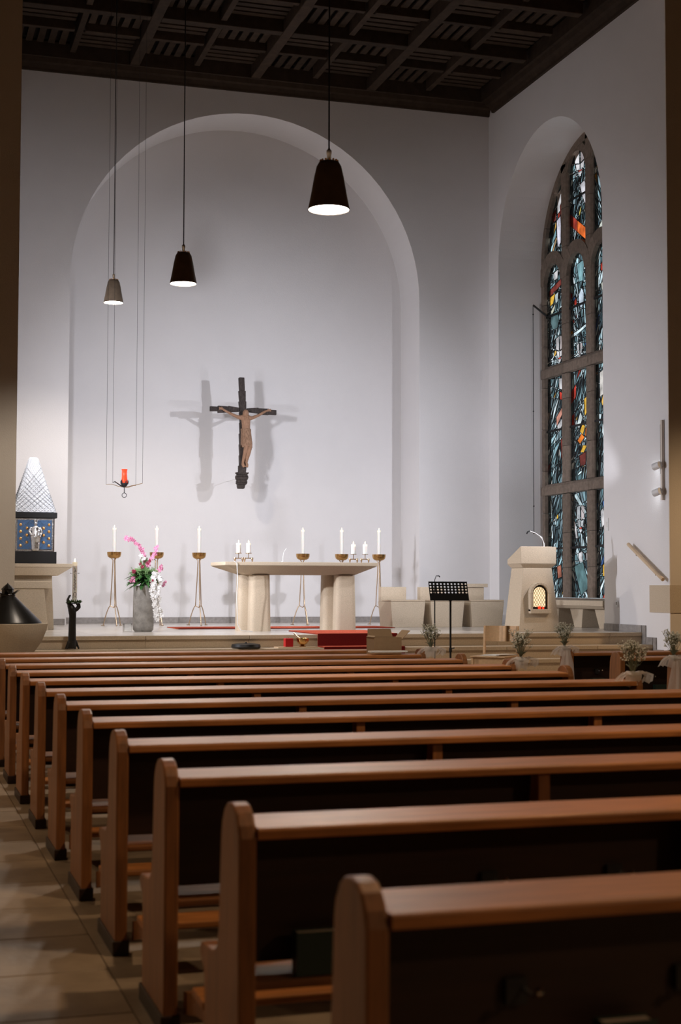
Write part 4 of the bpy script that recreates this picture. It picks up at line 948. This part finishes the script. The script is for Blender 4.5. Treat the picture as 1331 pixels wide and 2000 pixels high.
# ---------------------------------------------------------------- music stand, microphone stand, chair
t = thing('music_stand', 'black music stand with a perforated desk in front of the steps', 'music stand', (6.72,17.3,0), -.12)
al = .42; ca_, sa_ = math.cos(al), math.sin(al)
def dk(x, u, d=0): return Vector((x, u*sa_+d*ca_*-1, 1.19+u*ca_-d*sa_*-1*0))
b = B(); NXh, NZh = 11, 5; Wd, Hd = .50, .26
# desk with round holes: grid cells, each a square ring around an octagonal hole, in the upper part
u0, u1 = .09, .245; dx = Wd/NXh; dz = (u1-u0)/4
solid = [(-Wd/2,Wd/2,0,u0),(-Wd/2,Wd/2,u1,Hd)]
for (xa,xb,ua,ub) in solid: b.hexa([dk(xa,ua),dk(xb,ua),dk(xb,ua,.004),dk(xa,ua,.004),dk(xa,ub),dk(xb,ub),dk(xb,ub,.004),dk(xa,ub,.004)])
for i in range(NXh):
    for j in range(4):
        cx_, cu = -Wd/2+dx*(i+.5), u0+dz*(j+.5)
        hole = not (4 <= i <= 6 and False)
        sq = []; oc = []
        for k in range(16):
            a = 2*PI*k/16; m_ = max(abs(math.cos(a)),abs(math.sin(a)))
            sq.append((cx_+dx/2*math.cos(a)/m_, cu+dz/2*math.sin(a)/m_)); oc.append((cx_+.0125*math.cos(a), cu+.0115*math.sin(a)))
        for k in range(16):
            k2 = (k+1) % 16; b.poly([dk(*sq[k]),dk(*sq[k2]),dk(*oc[k2]),dk(*oc[k])])
dsk = obj('desk', b, M['black'], t, recalc=False)
obj('ledge', B().hexa([dk(-.25,0,.0),dk(.25,0,.0),dk(.25,.004,.0),dk(-.25,.004,.0),dk(-.25,0,.05),dk(.25,0,.05),dk(.25,.004,.05),dk(-.25,.004,.05)]), M['black'], t)
obj('pole', B().tube([(.02,.04,.10),(.02,.04,1.24)],.013,10).tube([(.02,.04,.55),(.02,.04,.60)],.019,10), M['black'], t, smooth=40)
obj('wing_nut', B().tube([(.02,.04,.585),(.065,.02,.60)],[.006,.009],6).ball((.02,.04,1.2),.024,8,6), M['black'], t)
for k in range(3):
    a = 2*PI*k/3+.4; obj('leg', B().tube([(.02,.04,.32),(.02+.28*math.cos(a),.04+.28*math.sin(a),.012)],.009,8).ball((.02+.28*math.cos(a),.04+.28*math.sin(a),.014),.014,6,5), M['black'], t)
t = thing('microphone_stand', 'thin black microphone stand behind the music stand desk', 'microphone stand', (6.76,17.75,0))
obj('pole', B().tube([(-.07,0,.02),(-.07,0,1.38)],.008,8), M['black'], t); obj('base', B().lathe([(.13,0),(.13,.012),(.02,.022)],(-.07,0,0),24), M['black'], t)
obj('gooseneck', B().tube([(-.07,0,1.38),(-.07,0,1.45),(-.05,0,1.50),(-.01,0,1.50),(.0,0,1.485)],[.005,.005,.005,.007,.008],8), M['black'], t)

t = thing('wooden_chair', 'light beech chair with papers on its seat in front of the steps', 'chair', (7.42,17.55,0), -.75)
# local: front towards -Y
for x in (-.21,.21): obj('leg', B().taper((x-.018,x+.018,-.22,-.185),0,(x-.018,x+.018,-.225,-.18),.468), M['chair'], t, bevel=.004)
for x in (-.225,.225): obj('rear_leg', B().hexa([(x-.015,.20,0),(x+.015,.20,0),(x+.015,.24,0),(x-.015,.24,0),(x-.015,.27,.86),(x+.015,.27,.86),(x+.015,.295,.86),(x-.015,.295,.86)]), M['chair'], t, bevel=.004)
obj('seat', B().box(-.235,.235,-.24,.20,.470,.487), M['chair'], t, bevel=.005)
obj('apron', B().box(-.19,.19,-.215,-.195,.385,.468), M['chair'], t); obj('apron', B().box(-.20,-.18,-.178,.195,.385,.468).box(.18,.20,-.178,.195,.385,.468), M['chair'], t)
obj('stretcher', B().box(-.205,-.185,-.18,.20,.20,.235).box(.185,.205,-.18,.20,.20,.235), M['chair'], t)
b = B(); 
for k in range(10):
    xa, xb = -.208+k*.0416, -.208+(k+1)*.0416; f_ = lambda x: .045*(1-(x/.21)**2)
    b.hexa([(xa,.252+f_(xa),.66),(xb,.252+f_(xb),.66),(xb,.262+f_(xb),.66),(xa,.262+f_(xa),.66),(xa,.265+f_(xa),.86),(xb,.265+f_(xb),.86),(xb,.275+f_(xb),.86),(xa,.275+f_(xa),.86)])
bmesh.ops.remove_doubles(b.bm, verts=b.bm.verts[:], dist=.0005); obj('backrest', b, M['chair'], t, smooth=40)
for nm, x, y, a, lab in (('paper_sheets', -.05,-.02,.2,'white sheets of paper lying on the left of the beech chair seat'),('paper_sheets',.10,.02,-.5,'white sheets of paper lying on the right of the beech chair seat')):
    R_ = Matrix.Rotation(-.75,3,'Z') @ Vector((x,y,0))
    o = obj(nm, B().box(-.105,.105,-.15,.15,0,.004).box(-.09,.115,-.14,.155,.0045,.009), M['paper'], loc=(7.42+R_.x,17.55+R_.y,.4885+(.0095 if x > 0 else 0))); o.rotation_euler.z = a-.75; tag(o, lab, 'paper')

# ---------------------------------------------------------------- pews
Y0, DY = 2.52, .99
endprof = [(0,0),(0,.745),(.012,.775),(.035,.803),(.065,.817),(.10,.821),(.135,.815),(.165,.798),(.19,.765),(.20,.73),(.212,.60),(.222,.50),(.235,.455),(.265,.425),(.31,.412),(.44,.405),(.452,.395),(.452,.372),(.435,.355),(.405,.34),(.395,.30),(.39,0)]
def make_pew(length, label):
    t = thing('church_pew', label, 'pew', group='long oak church pews')
    for x in (0, length-.045):
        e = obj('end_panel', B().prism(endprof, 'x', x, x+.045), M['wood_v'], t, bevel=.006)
        obj('plinth', B().box(x-.008,x+.053,-.004,.41,0,.055), M['wood_d'], e, bevel=.004)  # dark colour carries the shadow on the foot of the end panel
    a, c = .046, length-.046
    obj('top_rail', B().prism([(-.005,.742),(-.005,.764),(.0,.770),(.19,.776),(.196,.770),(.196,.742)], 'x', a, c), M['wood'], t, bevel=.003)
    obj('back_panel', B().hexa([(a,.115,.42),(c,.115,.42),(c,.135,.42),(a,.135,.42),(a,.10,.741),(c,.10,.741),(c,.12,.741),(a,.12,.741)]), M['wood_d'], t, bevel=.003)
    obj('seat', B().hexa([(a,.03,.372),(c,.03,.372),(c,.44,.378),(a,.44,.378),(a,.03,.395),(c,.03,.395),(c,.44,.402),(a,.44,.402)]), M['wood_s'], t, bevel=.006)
    n_ = round(length/1.2)
    for k in range(1, n_):
        x = k*1.2+.045
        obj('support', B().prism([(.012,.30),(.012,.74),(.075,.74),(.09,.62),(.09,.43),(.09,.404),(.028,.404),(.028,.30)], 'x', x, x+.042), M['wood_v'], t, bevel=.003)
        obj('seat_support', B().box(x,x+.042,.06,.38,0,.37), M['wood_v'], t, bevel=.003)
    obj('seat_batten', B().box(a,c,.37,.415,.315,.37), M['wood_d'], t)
    obj('kneeler', B().box(a,c,-.36,-.20,.165,.19), M['wood'], t, bevel=.006)
    for x in (a+.02,c-.06): obj('kneeler_arm', B().prism([(-.34,.165),(-.34,.12),(-.18,.10),(.02,.05),(.02,.12),(-.18,.163)], 'x', x, x+.03), M['wood_v'], t)
    for k in range(int(length/.36)):
        x = .33+k*.36
        if x > length-.1: break
        h = obj('coat_hook', B().box(x-.022,x+.022,.092,.103,.565,.615), M['black'], t)
        obj('hook_arm', B().tube([(x+.012,.088,.595),(x+.018,.06,.588),(x+.02,.04,.60)],.004,6).ball((x+.02,.036,.603),.009,8,6), M['chrome'], h)
    return t
ordn = ['nearest the camera','second','third','fourth','fifth','sixth','seventh','eighth','ninth','tenth','eleventh','farthest, next to the chancel']
pw = make_pew(3.78, 'x')
for k in range(12):
    lab = ('long oak pew in the left block, the one nearest the camera' if k == 0 else 'frontmost long oak pew of the left block, closest to the steps' if k == 11 else 'long oak pew, %s row counted from the camera' % ordn[k])
    if k == 0: pw.location = (.82,Y0,0); pw['label'] = lab
    else: dup(pw, (.82,Y0+DY*k,0), 0, lab).scale.z = 1-.0020*k
for k, nm in ((10,'frontmost pew of the right block, behind the second tulle bow'),(9,'second pew of the right block, across the centre aisle'),(8,'third pew of the right block, at the right picture edge')):
    dup(pw, (6.0,Y0+DY*k,0), 0, nm).scale.z = 1-.0020*k

# hymn books and small things in the pews
def book(x, y, lab, w=.12, h=.13, rz=0):
    t = thing('hymn_book', lab, 'book', (x,y,.399), rz, 'dark hymn books on the pew seats')
    obj('cover', B().box(0,.004+w,0,.003,0,h).box(0,.004+w,.042,.045,0,h).box(0,.004,.003,.042,0,h), M['green'], t)
    obj('pages', B().box(.005,w,.0032,.0418,.002,h-.005), M['pages'], t)
book(1.30,Y0+.033,'dark green hymn book in the nearest pew, at the bottom right',.11,.135)
book(.975,Y0+DY+.033,'dark hymn book in the second pew, left of its middle',.13,.105)
book(6.25,Y0+DY*10+.033,'dark hymn book in the frontmost pew of the right block',.13,.12); book(6.35,Y0+DY*9+.033,'left hymn book in the second pew of the right block',.12,.12); book(6.62,Y0+DY*9+.033,'right hymn book in the second pew of the right block',.12,.12)
t = tag(obj('folded_leaflet', B().hexa([(0,0,0),(.12,.03,0),(.10,.14,0),(-.02,.11,0),(0,.02,.03),(.12,.05,.03),(.10,.14,.012),(-.02,.11,.012)]), M['paper'], loc=(.93,Y0+DY+.22,.4035)), 'small folded white leaflet on the second pew seat, at its aisle end', 'leaflet')
t = tag(obj('seat_cushion', B().lathe([(.16,0),(.175,.015),(.165,.035),(.02,.04)],n=24), M['pages'], loc=(1.07,Y0+.335,.4045), smooth=50), 'round beige seat pad on the nearest pew', 'cushion')
t = tag(obj('order_of_service', B().box(0,.34,0,.10,0,.012), M['paper'], loc=(4.1,Y0+DY*10+.04,.7765)), 'white leaflet lying on the top rail in front of the music stand', 'leaflet')

# cardboard box with open flaps
t = thing('cardboard_box', 'open brown cardboard box standing on the second pew from the chancel', 'box', (4.18,Y0+DY*10+.205,.404))
t.rotation_euler = (0,0,0)
b = B(); Wb, Db, Hb = .26, .22, .50
for a in ((0,Wb,0,.005,0,Hb),(0,Wb,Db-.005,Db,0,Hb),(0,.005,.0055,Db-.0055,0,Hb),(Wb-.005,Wb,.0055,Db-.0055,0,Hb),(.0055,Wb-.0055,.0055,Db-.0055,0,.005)): b.box(*a)
obj('carton', b, M['card'], t)
for nm, pts in (('flap',[(.0,0,Hb),(.0,Db,Hb),(-.005,Db,Hb),(-.005,0,Hb),(.02,0.01,Hb+.01),(.02,Db,Hb+.01),(.015,Db,Hb+.013),(.015,.01,Hb+.013)]),('flap',[(Wb,0,Hb-.02),(Wb,Db,Hb-.02),(Wb+.004,Db,Hb-.02),(Wb+.004,0,Hb-.02),(Wb+.08,0,Hb+.06),(Wb+.08,Db,Hb+.06),(Wb+.084,Db,Hb+.058),(Wb+.084,0,Hb+.058)]),('flap',[(.01,Db,Hb),(Wb-.01,Db,Hb),(Wb-.01,Db+.004,Hb),(.01,Db+.004,Hb),(.02,Db+.03,Hb+.07),(Wb-.02,Db+.03,Hb+.07),(Wb-.02,Db+.034,Hb+.07),(.02,Db+.034,Hb+.07)])):
    obj(nm, B().hexa(pts), M['card'], t)

# tulle bows with gypsophila on pew ends
def decoration(x, y, lab, long_=False, seed=1, side=1, s=1.0):
    random.seed(seed)
    t = thing('pew_bouquet', lab, 'pew decoration', (x,y,0), 0, 'tulle bows with dried flowers on the pew ends')
    zb = .80
    b = B()
    tips = []
    for k in range(46):
        a = random.uniform(0,2*PI); r = random.uniform(0,.085)*s; h = random.uniform(.10,.21)*s
        p0 = Vector((0,0,zb-.0)); p1 = Vector((r*.4*math.cos(a),r*.4*math.sin(a),zb+h*.5)); p2 = Vector((r*math.cos(a),r*math.sin(a),zb+h))
        b.tube([p0,p1,p2],[.0016,.0013,.001],3)
        for q in range(6):
            p3 = p2+Vector((random.uniform(-.025,.025),random.uniform(-.025,.025),random.uniform(-.012,.025))); b.tube([p1.lerp(p2,.7),p3],[.0009,.0007],3); tips.append(p3)
    for k in range(16):
        a = random.uniform(0,2*PI); leaf(b, Vector((0,0,zb+.02)), Vector((math.cos(a)*.5,math.sin(a)*.5,.8)), .10*s, .008)
    o = obj('stems', b, M['dried'], t, recalc=False); o['kind'] = 'stuff'
    b = B()
    for p in tips: b.ball(p, random.uniform(.0035,.0062), 5, 4)
    o = obj('blossoms', b, M['blossom'], t); o['kind'] = 'stuff'
    obj('binding', B().ball((0,0,zb),.022,8,6,sc3=(1.2,1.2,.9)), M['dried'], t)
    # tulle wrapped over the pew end
    b = B(); nn = 20
    def band(path, w0, w1):
        rows = []
        for i, (p, ww) in enumerate(zip(path, [w0+(w1-w0)*k/(len(path)-1) for k in range(len(path))])):
            p = Vector(p); rows.append([p+Vector((ww*(j/6-.5)*2*.5, .006*math.sin(j*2.1+i), .008*math.cos(j*1.7+i*.9))) for j in range(7)])
        b.loft(rows, cap=False, closed=False)
    band([(-.02,-.03,zb-.07),(-.01,-.045,zb-.01),(0,-.02,zb+.02),(.01,.05,zb+.015),(.02,.12,zb-.01),(.03,.16,zb-.07)], .11, .13)
    band([(.0,-.02,zb),(.06,-.03,zb+.02),(.11,-.02,zb-.005),(.10,0,zb-.05)], .03, .09)
    band([(.0,-.02,zb),(-.06,-.03,zb+.015),(-.10,-.03,zb-.015),(-.12,-.02,zb-.06)], .03, .07)
    if long_:
        band([(-.01,-.05,zb-.02),(-.03,-.07,zb-.12),(-.05,-.075,zb-.26),(-.07,-.07,zb-.42),(-.085,-.06,zb-.55)], .05, .16)
        band([(.01,-.05,zb-.02),(.02,-.075,zb-.14),(.015,-.08,zb-.3),(.03,-.07,zb-.45)], .05, .12)
    obj('tulle_bow', b, M['tulle'], t, smooth=60, recalc=False)
XE = .835+3.765+.06
decoration(XE,Y0+DY*10+.05,'tulle bow and dried flowers on the pew end beside the cardboard box',False,1)
decoration(XE,Y0+DY*8+.05,'tulle bow and dried flowers on the pew end right of the beech chair',False,2)
decoration(XE-.11,Y0+DY*6+.05,'large dried flower bouquet with tulle on the end of the seventh pew',False,3,s=1.0)
decoration(5.965,Y0+DY*10+.03,'long hanging tulle bow on the frontmost pew of the right block',True,4)
decoration(5.965,Y0+DY*8+.03,'long hanging tulle bow with flowers at the right picture edge',True,5)
